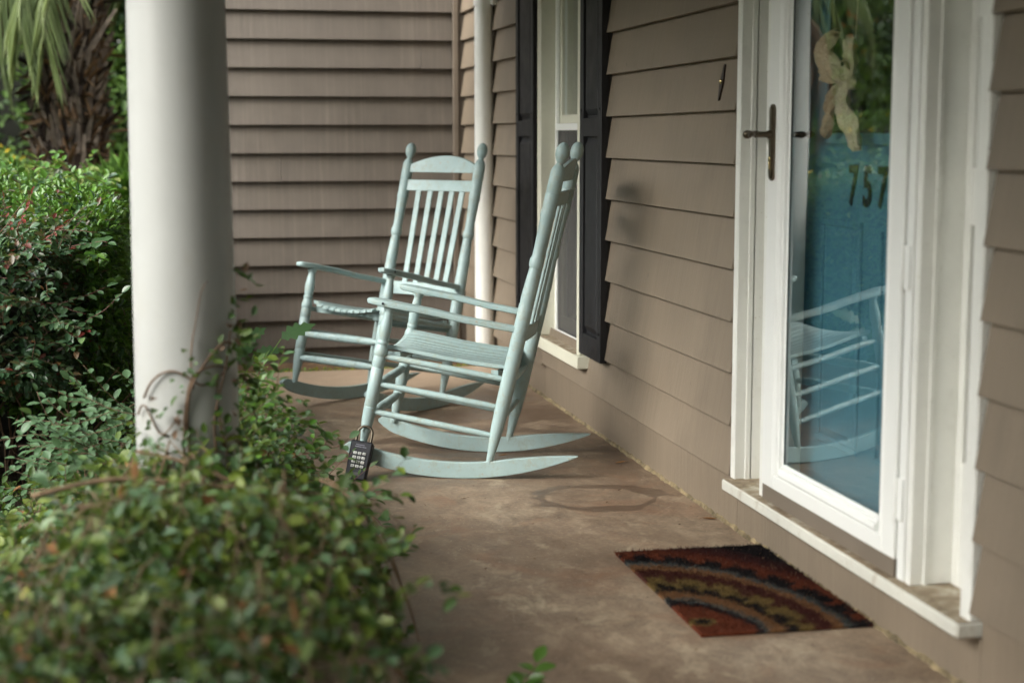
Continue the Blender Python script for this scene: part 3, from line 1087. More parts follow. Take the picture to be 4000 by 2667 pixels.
# ================================================================== ROCKING CHAIRS
def rocker_rail(sgn):
    R_ = 1.09
    q = MB()
    us = [-0.416 + 0.831 * i / 40 for i in range(41)]
    vs, fs = [], []
    for u in us:
        zb0 = R_ - math.sqrt(R_ * R_ - u * u)
        if u < -0.15: h_ = 0.054 * max(0.0, 1 - ((-u - 0.15) / 0.266) ** 2.0) + 0.003
        elif u > 0.345: h_ = 0.054 * math.sqrt(max(0.0, 1 - ((u - 0.345) / 0.0705) ** 2.0)) + 0.003
        else: h_ = 0.057
        if u > 0.345: zb0 += 0.020 * ((u - 0.345) / 0.07) ** 2
        vc = sgn * (0.229 + 0.030 * (u + 0.10) / 0.45)
        for dv in (-0.011, 0.011):
            vs += [(u, vc + dv, zb0), (u, vc + dv, zb0 + h_)]
    for i in range(40):
        a_ = i * 4
        b_ = a_ + 4
        fs += [(a_, b_, b_ + 1, a_ + 1), (a_ + 2, a_ + 3, b_ + 3, b_ + 2), (a_ + 1, b_ + 1, b_ + 3, a_ + 3), (a_, a_ + 2, b_ + 2, b_)]
    fs += [(0, 1, 3, 2), (160, 162, 163, 161)]
    q.add(vs, fs, False)
    m_ = q.mesh('rocker')
    bm = bmesh.new()
    bm.from_mesh(m_)
    ed_ = [e for e in bm.edges if len(e.link_faces) == 2 and e.calc_face_angle(0) > 0.9]
    bmesh.ops.bevel(bm, geom=ed_, offset=0.0025, segments=2, profile=0.5, affect='EDGES')
    bm.to_mesh(m_)
    bm.free()
    return m_


REAR = [(0, .0115), (.03, .0130), (.07, .0175), (.12, .0225), (.18, .0250), (.30, .0262), (.42, .0262), (.515, .0255), (.520, .0238), (.525, .0255), (.56, .0245), (.60, .0220), (.632, .0200),
        (.636, .0235), (.645, .0252), (.658, .0248), (.664, .0222), (.668, .0205), (.70, .0205), (.75, .0222), (.785, .0236), (.792, .0258), (.805, .0262), (.815, .0245), (.820, .0252), (.862, .0252),
        (.866, .0236), (.870, .0252), (.92, .0252), (.935, .0238), (.945, .0195), (.952, .0130), (.957, .0110), (.962, .0140), (.970, .0195), (.980, .0232), (.990, .0240), (1.0, .0230), (1.010, .0190), (1.017, .0125), (1.021, .0050)]
FRONT = [(0, .0115), (.05, .0130), (.13, .0185), (.20, .0215), (.285, .0225), (.290, .0205), (.297, .0225), (.42, .0228), (.560, .0225), (.565, .0205), (.572, .0225), (.63, .0222), (.645, .0205),
         (.655, .0232), (.68, .0235), (.705, .0205), (.725, .0180), (.735, .0205), (.748, .0200), (.755, .0175), (.78, .0195), (.82, .0212), (.86, .0205), (.91, .0165), (.94, .0148), (.955, .0150), (.965, .0195), (1.0, .0205)]


def lerp(a, b, t_):
    return tuple(a[i] + (b[i] - a[i]) * t_ for i in range(3))


def make_chair():
    root = empty('rocking_chair')
    A = M['aqua']
    for s in (1, -1):
        o = link('rocker', rocker_rail(s), root)
        o.data.materials.append(A)
        q = MB()
        f0, f1 = (0.352, s * 0.2425, 0.104), (0.245, s * 0.2425, 0.612)
        q.lathe(f0, f1, FRONT, 20)
        q.build('front_post', A, root)
        r0_, r1_ = (-0.100, s * 0.2285, 0.046), (-0.362, s * 0.2215, 1.152)
        q = MB()
        q.lathe(r0_, r1_, REAR, 20)
        q.build('rear_post', A, root)
        # arm: rounded paddle narrowing to the rear post
        q = MB()
        st = [(0.322, 0.010, 0.012), (0.318, 0.018, 0.019), (0.300, 0.026, 0.025), (0.262, 0.031, 0.027), (0.20, 0.029, 0.026), (0.10, 0.023, 0.026), (-0.02, 0.018, 0.0255), (-0.12, 0.0155, 0.025), (-0.196, 0.0145, 0.0245)]
        vs, fs = [], []
        for (u, hw_, th) in st:
            zc_ = 0.626 + (u - 0.30) * 0.178 - 0.03 * max(0, u - 0.29) - (0.006 if u < 0.1 else 0)
            vc = s * (0.2520 + (0.2285 - 0.2520) * (0.30 - u) / 0.49)
            for k in range(12):
                an = 2 * PI * k / 12
                ca, sa = math.cos(an), math.sin(an)
                e = 0.55
                vs.append((u, vc + hw_ * abs(ca) ** e * (1 if ca >= 0 else -1), zc_ + th * .5 * abs(sa) ** e * (1 if sa >= 0 else -1)))
        n_ = len(st)
        for i in range(n_ - 1):
            for k in range(12):
                k2 = (k + 1) % 12
                fs.append((i * 12 + k, i * 12 + k2, (i + 1) * 12 + k2, (i + 1) * 12 + k))
        fs += [tuple(range(12)), tuple((n_ - 1) * 12 + k for k in range(12))]
        q.add(vs, fs, True)
        q.build('arm', A, root)
        q = MB()
        q.lathe((0.262, s * (0.252 + 0.0315), 0.620), (0.262, s * (0.252 + 0.026), 0.620), [(0, .0042), (1, .0042)], 8)
        q.build('plug', M['digits'], root)
        # side rungs
        for (zf, zr) in ((0.432, 0.352), (0.333, 0.253), (0.234, 0.152)):
            uf = 0.352 - (zf - 0.104) * 0.2106
            ur = -0.100 - (zr - 0.046) * 0.2369
            q = MB()
            q.lathe((uf, s * 0.2425, zf), (ur, s * 0.2275, zr), [(0, .0085), (.04, .0088), (.12, .0108), (.5, .0118), (.88, .0108), (.96, .0088), (1, .0085)], 12)
            q.build('side_rung', A, root)
    TURN = [(0, .010), (.05, .0105), (.09, .0140), (.20, .0158), (.235, .0160), (.240, .0135), (.245, .0160), (.44, .0168), (.446, .0150), (.452, .0168), (.475, .0168), (.481, .0150), (.487, .0168),
            (.513, .0168), (.519, .0150), (.525, .0168), (.548, .0168), (.554, .0150), (.56, .0168), (.755, .0160), (.760, .0135), (.765, .0160), (.80, .0158), (.91, .0140), (.95, .0105), (1, .010)]
    for zf in (0.318, 0.214):
        uf = 0.352 - (zf - 0.104) * 0.2106
        q = MB()
        q.lathe((uf, 0.2425, zf), (uf, -0.2425, zf), TURN, 16)
        q.build('front_rung', A, root)
    for zr in (0.335, 0.205):
        ur = -0.100 - (zr - 0.046) * 0.2369
        q = MB()
        q.lathe((ur, 0.227, zr), (ur, -0.227, zr), [(0, .008), (.1, .0105), (.5, .0118), (.9, .0105), (1, .008)], 12)
        q.build('rear_rung', A, root)
    # seat: curved cross rails carrying slats that run front to back
    def dish(v):
        return -0.024 * (1 - (v / 0.212) ** 2)
    for (u, zc_) in ((0.228, 0.436), (-0.122, 0.378)):
        q = MB()
        vs, fs = [], []
        for i in range(15):
            v = -0.224 + 0.448 * i / 14
            zt = zc_ + 0.008 + dish(max(-.212, min(.212, v))) * 1.0
            for (du, z_) in ((-0.0125, zc_ - 0.024), (0.0125, zc_ - 0.024), (0.0125, zt), (-0.0125, zt)):
                vs.append((u + du, v, z_))
        for i in range(14):
            for k in range(4):
                k2 = (k + 1) % 4
                fs.append((i * 4 + k, i * 4 + k2, (i + 1) * 4 + k2, (i + 1) * 4 + k))
        fs += [(0, 1, 2, 3), (56, 57, 58, 59)]
        q.add(vs, fs)
        q.build('seat_rail', A, root)
    NSL = 11
    for i in range(NSL):
        v = -0.196 + 0.392 * i / (NSL - 1)
        wv = 0.0164
        if abs(v) > 0.19: wv = 0.0175
        q = MB()
        vs, fs = [], []
        st = [(0.290, 0.4515, .010), (0.272, 0.4570, .014), (0.235, 0.4545, .015), (0.16, 0.4400, .015), (0.06, 0.4210, .015), (-0.04, 0.4060, .015), (-0.12, 0.3960, .015), (-0.158, 0.3925, .012)]
        slope = 2 * 0.024 * v / (0.212 ** 2)
        full = abs(v) < 0.19
        if not full:
            st = [s_ for s_ in st if s_[0] < 0.285]
            st[0] = (0.268, 0.4575, .014)
        for (u, zt, th) in st:
            for (dv, dz) in ((-wv, -th), (wv, -th), (wv, 0), (-wv, 0)):
                vs.append((u, v + dv, zt + dish(v) + dv * slope + dz + 0.010))
        n_ = len(st)
        for j in range(n_ - 1):
            for k in range(4):
                k2 = (k + 1) % 4
                fs.append((j * 4 + k, j * 4 + k2, (j + 1) * 4 + k2, (j + 1) * 4 + k))
        fs += [(0, 1, 2, 3), tuple((n_ - 1) * 4 + k for k in range(4))]
        q.add(vs, fs)
        me = q.mesh('seat_slat')
        bm = bmesh.new()
        bm.from_mesh(me)
        ed_ = [e for e in bm.edges if len(e.link_faces) == 2 and e.calc_face_angle(0) > 0.9]
        bmesh.ops.bevel(bm, geom=ed_, offset=0.0018, segments=1, profile=0.5, affect='EDGES')
        bm.to_mesh(me)
        bm.free()
        me.materials.append(A)
        link('seat_slat', me, root)
    # back: crest, upper rail, five slats, lower rail, all curved backwards
    def back_u(z_, v):
        return -0.100 - (z_ - 0.046) * 0.2369 - 0.018 * (1 - (v / 0.20) ** 2)

    def curved_board(name, zlo, zhi_fn, th=0.016, hw_=0.203):
        q = MB()
        vs, fs = [], []
        K = 20
        for i in range(K + 1):
            v = -hw_ + 2 * hw_ * i / K
            zh = zhi_fn(v)
            for (z_, du) in ((zlo, th / 2), (zlo, -th / 2), (zh, -th / 2), (zh, th / 2)):
                vs.append((back_u(z_, v) + du, v, z_))
        for i in range(K):
            for k in range(4):
                k2 = (k + 1) % 4
                fs.append((i * 4 + k, i * 4 + k2, (i + 1) * 4 + k2, (i + 1) * 4 + k))
        fs += [(0, 1, 2, 3), tuple(K * 4 + k for k in range(4))]
        q.add(vs, fs)
        me = q.mesh(name)
        bm = bmesh.new()
        bm.from_mesh(me)
        ed_ = [e for e in bm.edges if len(e.link_faces) == 2 and e.calc_face_angle(0) > 0.9]
        bmesh.ops.bevel(bm, geom=ed_, offset=0.002, segments=1, profile=0.5, affect='EDGES')
        bm.to_mesh(me)
        bm.free()
        me.materials.append(A)
        return link(name, me, root)
    curved_board('crest_rail', 1.040, lambda v: 1.075 + 0.043 * (1 - (v / 0.203) ** 2))
    curved_board('upper_back_rail', 0.955, lambda v: 1.005)
    curved_board('lower_back_rail', 0.478, lambda v: 0.535)
    for i in range(5):
        v = -0.135 + 0.27 * i / 4
        q = MB()
        vs = []
        for z_ in (0.530, 0.960):
            for (dv, du) in ((-0.0155, -0.004), (0.0155, -0.004), (0.0155, 0.004), (-0.0155, 0.004)):
                vv = v * (1.0 if z_ > .7 else 0.93)
                vs.append((back_u(z_, v) + du, vv + dv, z_))
        q.hexa(vs, 0.0015)
        q.build('back_slat', A, root)
    return root


chair = make_chair()
chair2 = copy_tree(chair)
chair.location = (1.063, 5.532, 0.001)
chair.rotation_euler = (0, 0, math.radians(158.9))
tag(chair, 'pale aqua rocking chair nearer the camera, seen side on, lockbox on its front leg', 'rocking chair', 'pale aqua rocking chairs on the porch')
chair2.location = (0.946, 6.899, 0.0015)
chair2.rotation_euler = (0, -math.radians(1.7), math.radians(217.9))
tag(chair2, 'pale aqua rocking chair farther back, facing the camera before the taupe end wall', 'rocking chair', 'pale aqua rocking chairs on the porch')

# ================================================================== KEYPAD LOCKBOX hung round the front leg
lock = empty('lockbox', (0.610, 5.348, 0.004), (math.radians(-20), math.radians(9), math.radians(-20)))
lock.scale = (1.2, 1.15, 1.14)
tag(lock, 'black keypad lockbox with steel shackle on the front leg of the nearer rocking chair', 'lockbox')
bk = plain('black_cast_case', (0.007, 0.008, 0.013), 0.38, 0.1, 0.2, 60, 0.1)
steel = plain('worn_steel', (0.10, 0.085, 0.065), 0.4, 0.95, 0.2, 80)
q = MB()
q.hexa([(-0.030, -0.017, 0), (0.030, -0.017, 0), (0.030, 0.017, 0), (-0.030, 0.017, 0), (-0.033, -0.019, 0.120), (0.033, -0.019, 0.120), (0.033, 0.019, 0.120), (-0.033, 0.019, 0.120)], 0.004)
q.build('case', bk, lock)
q = MB()
pts = [(-0.022, 0.0, 0.115)] + [(-0.022 * math.cos(a_), 0.0, 0.145 + 0.024 * math.sin(a_)) for a_ in [PI * k / 10 for k in range(11)]] + [(0.022, 0.0, 0.115)]
q.tube(pts, 0.0042, 10)
q.build('shackle', steel, lock)
keym = plain('white_key', (0.5, 0.51, 0.49), 0.4)
inkm = M['digits']
keys = ['1', '2', '3', '4', '5', '6', '7', '8', '9', 'A', '0', 'B']
for i, kk in enumerate(keys):
    cx = -0.0135 + 0.0135 * (i % 3)
    cz = 0.081 - 0.0135 * (i // 3)
    q = MB()
    q.box(cx - 0.0052, cx + 0.0052, -0.0222, -0.0175, cz - 0.0042, cz + 0.0042, 0.001)
    ko = q.build('key', keym, lock)
    cu = D.curves.new('glyph', 'FONT')
    cu.body = kk
    cu.size = 0.0075
    cu.align_x = 'CENTER'
    cu.extrude = 0.0001
    cu.resolution_u = 2
    tmp = D.objects.new('tmp', cu)
    COL.objects.link(tmp)
    bpy.context.view_layer.update()
    me = D.meshes.new_from_object(tmp.evaluated_get(bpy.context.evaluated_depsgraph_get()))
    D.objects.remove(tmp)
    me.materials.clear()
    me.materials.append(inkm)
    link('key_legend', me, ko, (cx, -0.0224, cz - 0.0028), (PI / 2, 0, 0))
q = MB()
for (a0, a1, zz) in ((-0.016, 0.010, 0.106), (-0.018, 0.002, 0.100), (0.004, 0.016, 0.100)):
    q.box(a0, a1, -0.0196, -0.0188, zz, zz + 0.0022)
q.build('faint_print', plain('grey_print', (0.16, 0.16, 0.2), 0.5), lock)
q = MB()
q.box(-0.012, 0.012, -0.0195, -0.016, 0.012, 0.022, 0.001)
q.build('release_slot', M['gasket'], lock)

# ================================================================== DOOR MAT
t = NT('printed_coir')
v = t.geo()
sep = t.n('SeparateXYZ')
g = t.n('NewGeometry')
t.l(g.outputs['Position'], sep.inputs[0])
wn = t.math('MULTIPLY', t.math('SUBTRACT', t.noise(v, 46, 6, 0.85), 0.5), 0.20)
wn2 = t.math('MULTIPLY', t.math('SUBTRACT', t.noise(v, 6, 2, 0.5), 0.5), 0.03)
X = t.math('DIVIDE', t.math('SUBTRACT', sep.outputs[0], 1.215), 0.62)
Y = t.math('SUBTRACT', sep.outputs[1], 3.445)
r = t.math('SQRT', t.math('ADD', t.math('MULTIPLY', X, X), t.math('MULTIPLY', Y, Y)))
r = t.math('ADD', r, t.math('ADD', wn, wn2))
rust_ = (0.20, 0.052, 0.024)
dk = (0.012, 0.013, 0.016)
gold = (0.24, 0.165, 0.055)
mar = (0.085, 0.024, 0.020)
org = (0.27, 0.135, 0.058)
blu = (0.115, 0.138, 0.135)
c = t.ramp(r, [(0.0, rust_), (0.225, rust_), (0.245, dk), (0.265, dk), (0.28, blu), (0.305, org), (0.345, org), (0.36, dk), (0.40, dk), (0.44, gold), (0.475, gold), (0.50, mar), (0.555, mar), (0.57, org), (0.595, org), (0.62, blu), (0.65, dk), (0.71, dk), (0.74, rust_), (0.80, mar), (0.9, dk)])
an = t.math('ARCTAN2', Y, X)
an = t.math('ADD', an, t.math('MULTIPLY', t.math('SUBTRACT', t.noise(v, 9, 4, 0.7), 0.5), 0.35))
pw = t.math('SINE', t.math('MULTIPLY', an, 26))
b1 = t.math('MULTIPLY', t.ramp(t.math('ABSOLUTE', t.math('SUBTRACT', r, 0.405)), [(0.02, (1, 1, 1)), (0.035, (0, 0, 0))]), t.ramp(pw, [(0.15, (0, 0, 0)), (0.85, (1, 1, 1))]))
c = t.mix(b1, c, gold)
b2 = t.math('MULTIPLY', t.ramp(t.math('ABSOLUTE', t.math('SUBTRACT', r, 0.465)), [(0.012, (1, 1, 1)), (0.03, (0, 0, 0))]), t.ramp(t.math('SINE', t.math('MULTIPLY', an, 21)), [(0.4, (0, 0, 0)), (0.6, (1, 1, 1))]))
c = t.mix(b2, c, mar)
b3 = t.math('MULTIPLY', t.ramp(t.math('ABSOLUTE', t.math('SUBTRACT', r, 0.70)), [(0.02, (1, 1, 1)), (0.05, (0, 0, 0))]), t.ramp(t.math('SINE', t.math('MULTIPLY', an, 30)), [(0.4, (0, 0, 0)), (0.6, (1, 1, 1))]))
c = t.mix(b3, c, rust_)
ex = t.math('DIVIDE', t.math('SUBTRACT', sep.outputs[0], 1.255), 0.038)
ey = t.math('DIVIDE', t.math('SUBTRACT', sep.outputs[1], 3.528), 0.030)
er = t.math('ADD', t.math('SQRT', t.math('ADD', t.math('MULTIPLY', ex, ex), t.math('MULTIPLY', ey, ey))), t.math('MULTIPLY', wn, 6))
c = t.mix(t.ramp(er, [(0.55, (1, 1, 1)), (0.65, (0, 0, 0))]), t.mix(t.ramp(er, [(0.95, (1, 1, 1)), (1.1, (0, 0, 0))]), c, gold), dk)
fib = t.noise(v, 260, 3, 0.7)
c = t.mix(t.ramp(fib, [(0.35, (0.6,) * 3), (0.62, (0.08,) * 3)]), c, (0.022, 0.012, 0.009))
t.col(c)
t.rough(0.95)
t.b.inputs['Specular IOR Level'].default_value = 0.1
t.bump(fib, 1.0, 0.006)
M['coir'] = t.m
mat_o = empty('doormat', (1.445, 3.815, 0))
tag(mat_o, 'brown coir doormat printed with dark red, gold and blue arcs, lying below the door sill', 'doormat')
MATC = [(1.222, 3.446), (1.664, 3.432), (1.667, 4.190), (1.227, 4.206)]
q = MB()
q.hexa([(x - 1.445, y - 3.815, 0.001) for x, y in MATC] + [(x - 1.445, y - 3.815, 0.011) for x, y in MATC], 0.002)
q.build('mat_base', M['coir'], mat_o)
n = 26000
uu, vv = rng.uniform(0, 1, n), rng.uniform(0, 1, n)
c0, c1, c2_, c3 = [np.array([x, y]) for x, y in MATC]
pp = (c0 * ((1 - uu) * (1 - vv))[:, None] + c1 * (uu * (1 - vv))[:, None] + c2_ * (uu * vv)[:, None] + c3 * ((1 - uu) * vv)[:, None])
pp = pp + rng.normal(0, 0.0038, pp.shape)
P = np.concatenate([pp - np.array([1.445, 3.815]), np.full((n, 1), 0.007)], 1)
A = np.concatenate([rng.normal(0, 0.45, (n, 2)), np.ones((n, 1))], 1)
me = leaf_mesh('coir_pile', P, A, rand_dirs(n), rng.uniform(0.006, 0.014, n), 0.09, 0.1, 0.25, (M['coir'], M['straw']), (rng.random(n) < 0.012).astype(int))
o = link('coir_pile', me, mat_o)
o['kind'] = 'stuff'

# ================================================================== BOW hung on the teal door
t = NT('gold_mesh_ribbon')
v = t.geo()
n_ = t.noise(v, 240, 3, 0.7)
t.col(t.ramp(n_, [(0.3, (0.42, 0.30, 0.19)), (0.7, (0.92, 0.73, 0.53))]))
t.rough(0.42)
t.b.inputs['Metallic'].default_value = 0.3
t.bump(n_, 0.5, 0.004)
trn = t.n('BsdfTransparent')
ms = t.n('MixShader')
ms.inputs[0].default_value = 0.95
t.l(t.b.outputs[0], ms.inputs[2]); t.l(trn.outputs[0], ms.inputs[1]); t.l(ms.outputs[0], t.out.inputs['Surface'])
M['ribbon'] = t.m
bow = empty('ribbon_bow', (1.715, 3.775, 1.345))
tag(bow, 'large gold mesh ribbon bow hanging on the teal front door behind the glass', 'bow')


def ribbon(name, pts, widths, normal_wave=0.006):
    """pts: (x,y,z) centre line; ribbon width runs across the path, roughly in the door plane"""
    q = MB()
    vs, fs = [], []
    n_ = len(pts)
    K = 12
    for i, p in enumerate(pts):
        p = Vector(p)
        t_ = (Vector(pts[min(i + 1, n_ - 1)]) - Vector(pts[max(i - 1, 0)])).normalized()
        s_ = t_.cross(Vector((1, 0, 0)))
        if s_.length < 1e-3: s_ = Vector((0, 1, 0))
        s_.normalize()
        for k in range(K + 1):
            f_ = k / K - 0.5
            vs.append(p + s_ * widths[i] * f_ + Vector((1, 0, 0)) * (0.010 * math.sin(f_ * 13 + i * 0.7) + 0.004 * math.sin(f_ * 29 - i * 1.3) - abs(f_) * 0.014))
    for i in range(n_ - 1):
        for k in range(K):
            a_ = i * (K + 1) + k
            fs.append((a_, a_ + 1, a_ + K + 2, a_ + K + 1))
    q.add(vs, fs, True)
    return q.build(name, M['ribbon'], bow, auto=False)


def arc_pts(P0, P1, P2, n_=12):
    out = []
    for i in range(n_ + 1):
        u = i / n_
        out.append(tuple((1 - u) ** 2 * P0[k] + 2 * u * (1 - u) * P1[k] + u * u * P2[k] for k in range(3)))
    return out


# +y is screen left.  loops, knot, tails
ribbon('bow_loop', arc_pts((-.01, 0, 0), (-.03, .16, .06), (-.02, .035, .118)), [.024 + .062 * math.sin(PI * min(1, i / 12)) for i in range(13)])
ribbon('bow_loop', arc_pts((-.015, .0, 0.0), (-.03, .085, .02), (-.02, .10, .05)), [.02 + .045 * math.sin(PI * min(1, i / 14)) for i in range(13)])
ribbon('bow_loop', arc_pts((-.01, -.005, -.005), (-.03, -.115, .01), (-.02, -.04, .100)), [.024 + .052 * math.sin(PI * min(1, i / 12)) for i in range(13)])
ribbon('bow_loop', arc_pts((-.012, -.005, 0.0), (-.035, -.06, .05), (-.02, -.075, -.03)), [.02 + .030 * math.sin(PI * min(1, i / 12)) for i in range(13)])
ribbon('ribbon_tail', arc_pts((-.01, .0, -.005), (-.02, .06, -.06), (-.01, .105, -.150), 14), [.020 + .040 * math.sin(PI * min(1, (i + .5) / 15)) for i in range(15)])
ribbon('ribbon_tail', arc_pts((-.012, -.0, -.005), (-.03, -.03, -.07), (-.012, -.100, -.180), 14), [.020 + .058 * math.sin(PI * min(1, (i + .5) / 15.5)) for i in range(15)])
q = MB()
q.lathe((-.014, 0, .018), (-.014, 0, -.022), [(0, .008), (.25, .015), (.5, .012), (.75, .016), (1, .009)], 12)
q.build('knot', M['ribbon'], bow)
q = MB()
q.tube([(.0, .0, .0), (.012, -.01, .10), (.018, -.015, .30), (.02, -.01, .70)], 0.0012, 5)
q.build('hanging_cord', M['ribbon'], bow)

# ================================================================== FALLEN LEAVES on the slab
def fallen(x, y, rz, L_, W_, mat, label, curl=0.25):
    q = MB()
    vs, fs = [], []
    K = 8
    for i in range(K + 1):
        u = i / K
        w_ = W_ * math.sin(PI * min(1, u * 0.96 + 0.02)) ** 0.8
        zz = 0.002 + curl * L_ * (u - 0.4) ** 2
        vs += [(u * L_ - L_ / 2, w_ / 2, zz + w_ * .35), (u * L_ - L_ / 2, 0, zz), (u * L_ - L_ / 2, -w_ / 2, zz + w_ * .25)]
    for i in range(K):
        a_ = i * 3
        fs += [(a_, a_ + 1, a_ + 4, a_ + 3), (a_ + 1, a_ + 2, a_ + 5, a_ + 4)]
    q.add(vs, fs, True)
    q.tube([(L_ / 2 - .002, 0, 0.004 + curl * L_ * .3), (L_ / 2 + L_ * .22, L_ * .03, 0.002)], 0.0006, 4)
    o = q.build('fallen_leaf', mat, None, (x, y, 0.001), (0, 0, rz), auto=False)
    return tag(o, label, 'leaf', 'fallen leaves on the porch slab')


fallen(1.634, 4.545, 2.9, 0.045, 0.016, M['deadleaf'], 'orange brown fallen leaf against the wall just left of the door sill')
fallen(1.600, 5.425, 0.3, 0.048, 0.013, M['deadleaf'], 'orange brown fallen leaf by the wall behind the nearer rocking chair')
fallen(1.205, 5.650, 0.1, 0.040, 0.010, M['deadleaf'], 'small brown fallen leaf under the rear rocker of the nearer chair')
fallen(1.38, 4.83, 1.0, 0.012, 0.006, M['bark'], 'tiny dark leaf scrap inside the wet ring on the slab')
fallen(0.93, 4.99, 0.2, 0.030, 0.004, M['bark'], 'thin dark twig like scrap just before the nearer rocker')
fallen(1.47, 4.995, 0.7, 0.018, 0.006, M['bark'], 'tiny dark scrap near the far rim of the wet ring')
fallen(1.52, 4.50, 0.7, 0.010, 0.006, M['bark'], 'tiny dark crumb between the doormat and the wall corner')
n = 260
P = np.stack([rng.uniform(0.45, 1.66, n), rng.uniform(3.2, 7.8, n), np.full(n, 0.001)], 1)
P[:, 0] = np.where(rng.random(n) < 0.3, 1.66 - np.abs(rng.normal(0, 0.03, n)), P[:, 0])
A = np.concatenate([rng.normal(size=(n, 2)), np.full((n, 1), .1)], 1)
me = leaf_mesh('floor_crumbs', P, A, np.tile([0, 0, 1.0], (n, 1)), rng.uniform(.0025, .009, n), 0.5, 0.3, -0.2, (M['bark'], M['straw']), rng.integers(0, 2, n))
tag(link('floor_crumbs', me), 'tiny crumbs and dust specks scattered over the porch slab', 'debris', kind='stuff')

# ================================================================== PLANTS
def stemset(name, parent, mat, stems, r=0.002, seg=5):
    q = MB()
    for pts in stems:
        q.tube(pts, r * random.uniform(.7, 1.4), seg, r * 0.5)
    o = q.build(name, mat, parent, auto=False)
    return o


def wander(p, d, L_, n_=8, wob=0.25, sag=0.0):
    p = Vector(p)
    d = Vector(d).normalized()
    out = [p.copy()]
    for i in range(n_):
        d = (d + Vector((random.gauss(0, wob), random.gauss(0, wob), random.gauss(0, wob) - sag))).normalized()
        p = p + d * (L_ / n_)
        out.append(p.copy())
    return out


# ---- climbing vine: low mound round the column foot, spilling over the slab
random.seed(21)
vine = empty('climbing_vine', (0.0, 3.4, 0))
tag(vine, 'tangled small leaved vine mound climbing the foot of the front porch column', 'vine')
VP = Vector((0.0, -3.4, 0))


def hmound(x, y):
    cx = 0.06 + 0.02 * (y - 3.4)
    left = np.exp(-np.clip((cx - x) / 0.50, 0, 9) ** 2.2) * 0.86 + 0.14
    er = np.clip(1 - (np.clip(x - cx, 0, 9) / (np.interp(y, [3.3, 3.8, 4.6, 5.2], [0.42, 0.36, 0.32, 0.36]) + 0.025 * np.sin(y * 6))) ** 2, 0, 1) ** 0.5
    side = np.where(x < cx, left, er)
    g_ = np.interp(y, [1.6, 2.2, 2.8, 3.3, 3.9, 4.5, 5.0, 5.5, 5.8], [0.16, 0.43, 0.525, 0.465, 0.35, 0.26, 0.16, 0.06, 0.0])
    lump = 0.075 * np.sin(x * 8 + y * 3) * np.cos(y * 6 - x * 4) + 0.045 * np.sin(x * 19 + 1) * np.sin(y * 15)
    return np.where((side > 0) & (x > -1.15), side * (g_ + lump * (g_ > .1)), -1)


def mound_leaves(n_, mats, mi, depth, smin, smax, name, xr=(-1.1, 0.62), yr=(1.8, 5.6)):
    x = rng.uniform(xr[0], xr[1], n_)
    y = rng.uniform(yr[0], yr[1], n_)
    h_ = hmound(x, y)
    z = h_ - rng.exponential(depth, n_) + rng.normal(0, 0.012, n_)
    k = (h_ > 0.015) & (z > -0.1)
    dens = 0.36 + 0.36 * np.sin(x * 13 + np.sin(y * 7) * 2) * np.cos(y * 11 + x * 5) + 0.22 * np.sin(x * 29 - y * 23)
    k &= rng.random(n_) < np.clip(dens * 1.5, 0.12, 1.0)
    up = rng.random(n_) < 0.07
    z = z + np.where(up, rng.exponential(0.035, n_), 0)
    z = z - np.clip(0.42 - dens, 0, 1) * 0.16
    k &= ~(((x - 0.0285) ** 2 + (y - 3.70) ** 2) < 0.125 ** 2)
    k &= ~((x > -0.16) & (z < 0.004))
    x, y, z, h_ = x[k], y[k], z[k], h_[k]
    e = 0.02
    gx = (hmound(x + e, y) - hmound(x - e, y)) / (2 * e)
    gy = (hmound(x, y + e) - hmound(x, y - e)) / (2 * e)
    Nn = np.stack([-np.clip(gx, -2, 2), -np.clip(gy, -2, 2), np.ones_like(x)], 1)
    Nn /= np.linalg.norm(Nn, axis=1, keepdims=True)
    P = np.stack([x, y - 3.4, z], 1)
    mm = mi(len(x))
    patch = np.sin(x * 5.3 + 1.0) * np.cos(y * 4.1 + x * 3) + 0.5 * np.sin(x * 14 + y * 9)
    mm = np.where((patch > 0.45) & (rng.random(len(x)) < 0.55), 4, mm)
    return foliage(name, P, Nn, rng.uniform(smin, smax, len(x)), vine, mats, mm, 0.56, 0.9, 1.2)


mound_leaves(30000, (M['vine'], M['sprig'], M['yleaf'], M['deadleaf'], M['vine_light']), lambda n_: rng.choice(4, n_, p=[.80, .16, .004, .036]), 0.050, 0.022, 0.046, 'vine_leaves')
# loose arching shoots standing out of the mound, each a stem with paired leaves
def shoots(name, parent, n_, starts, L_, size, mats, p_, off):
    q = MB()
    P_, A_, U_, S_ = [], [], [], []
    for i in range(n_):
        b_, d_ = starts(i)
        pts = wander(Vector(b_) + off, d_, random.uniform(*L_), 9, 0.20, 0.03)
        q.tube(pts, 0.0017, 4, 0.0007)
        for k in range(1, len(pts)):
            t_ = (pts[k] - pts[k - 1]).normalized()
            sd_ = t_.cross(Vector((random.gauss(0, .3), random.gauss(-.2, .3), 1))).normalized()
            for s_ in (1, -1):
                if random.random() < .15: continue
                ax = t_ * 0.6 + sd_ * s_ + Vector((random.gauss(0, .2), random.gauss(0, .2), random.gauss(0, .2)))
                P_.append(pts[k][:]); A_.append(ax[:]); U_.append((random.gauss(0, .35), random.gauss(-.3, .35), 1)); S_.append(random.uniform(*size))
    o1 = q.build(name + '_stems', M['bark'], parent, auto=False)
    o1['kind'] = 'stuff'
    me = leaf_mesh(name, np.array(P_), np.array(A_), np.array(U_), np.array(S_), 0.58, 0.15, 0.12, mats, rng.choice(len(mats), len(P_), p=p_))
    o2 = link(name, me, parent)
    o2['kind'] = 'stuff'


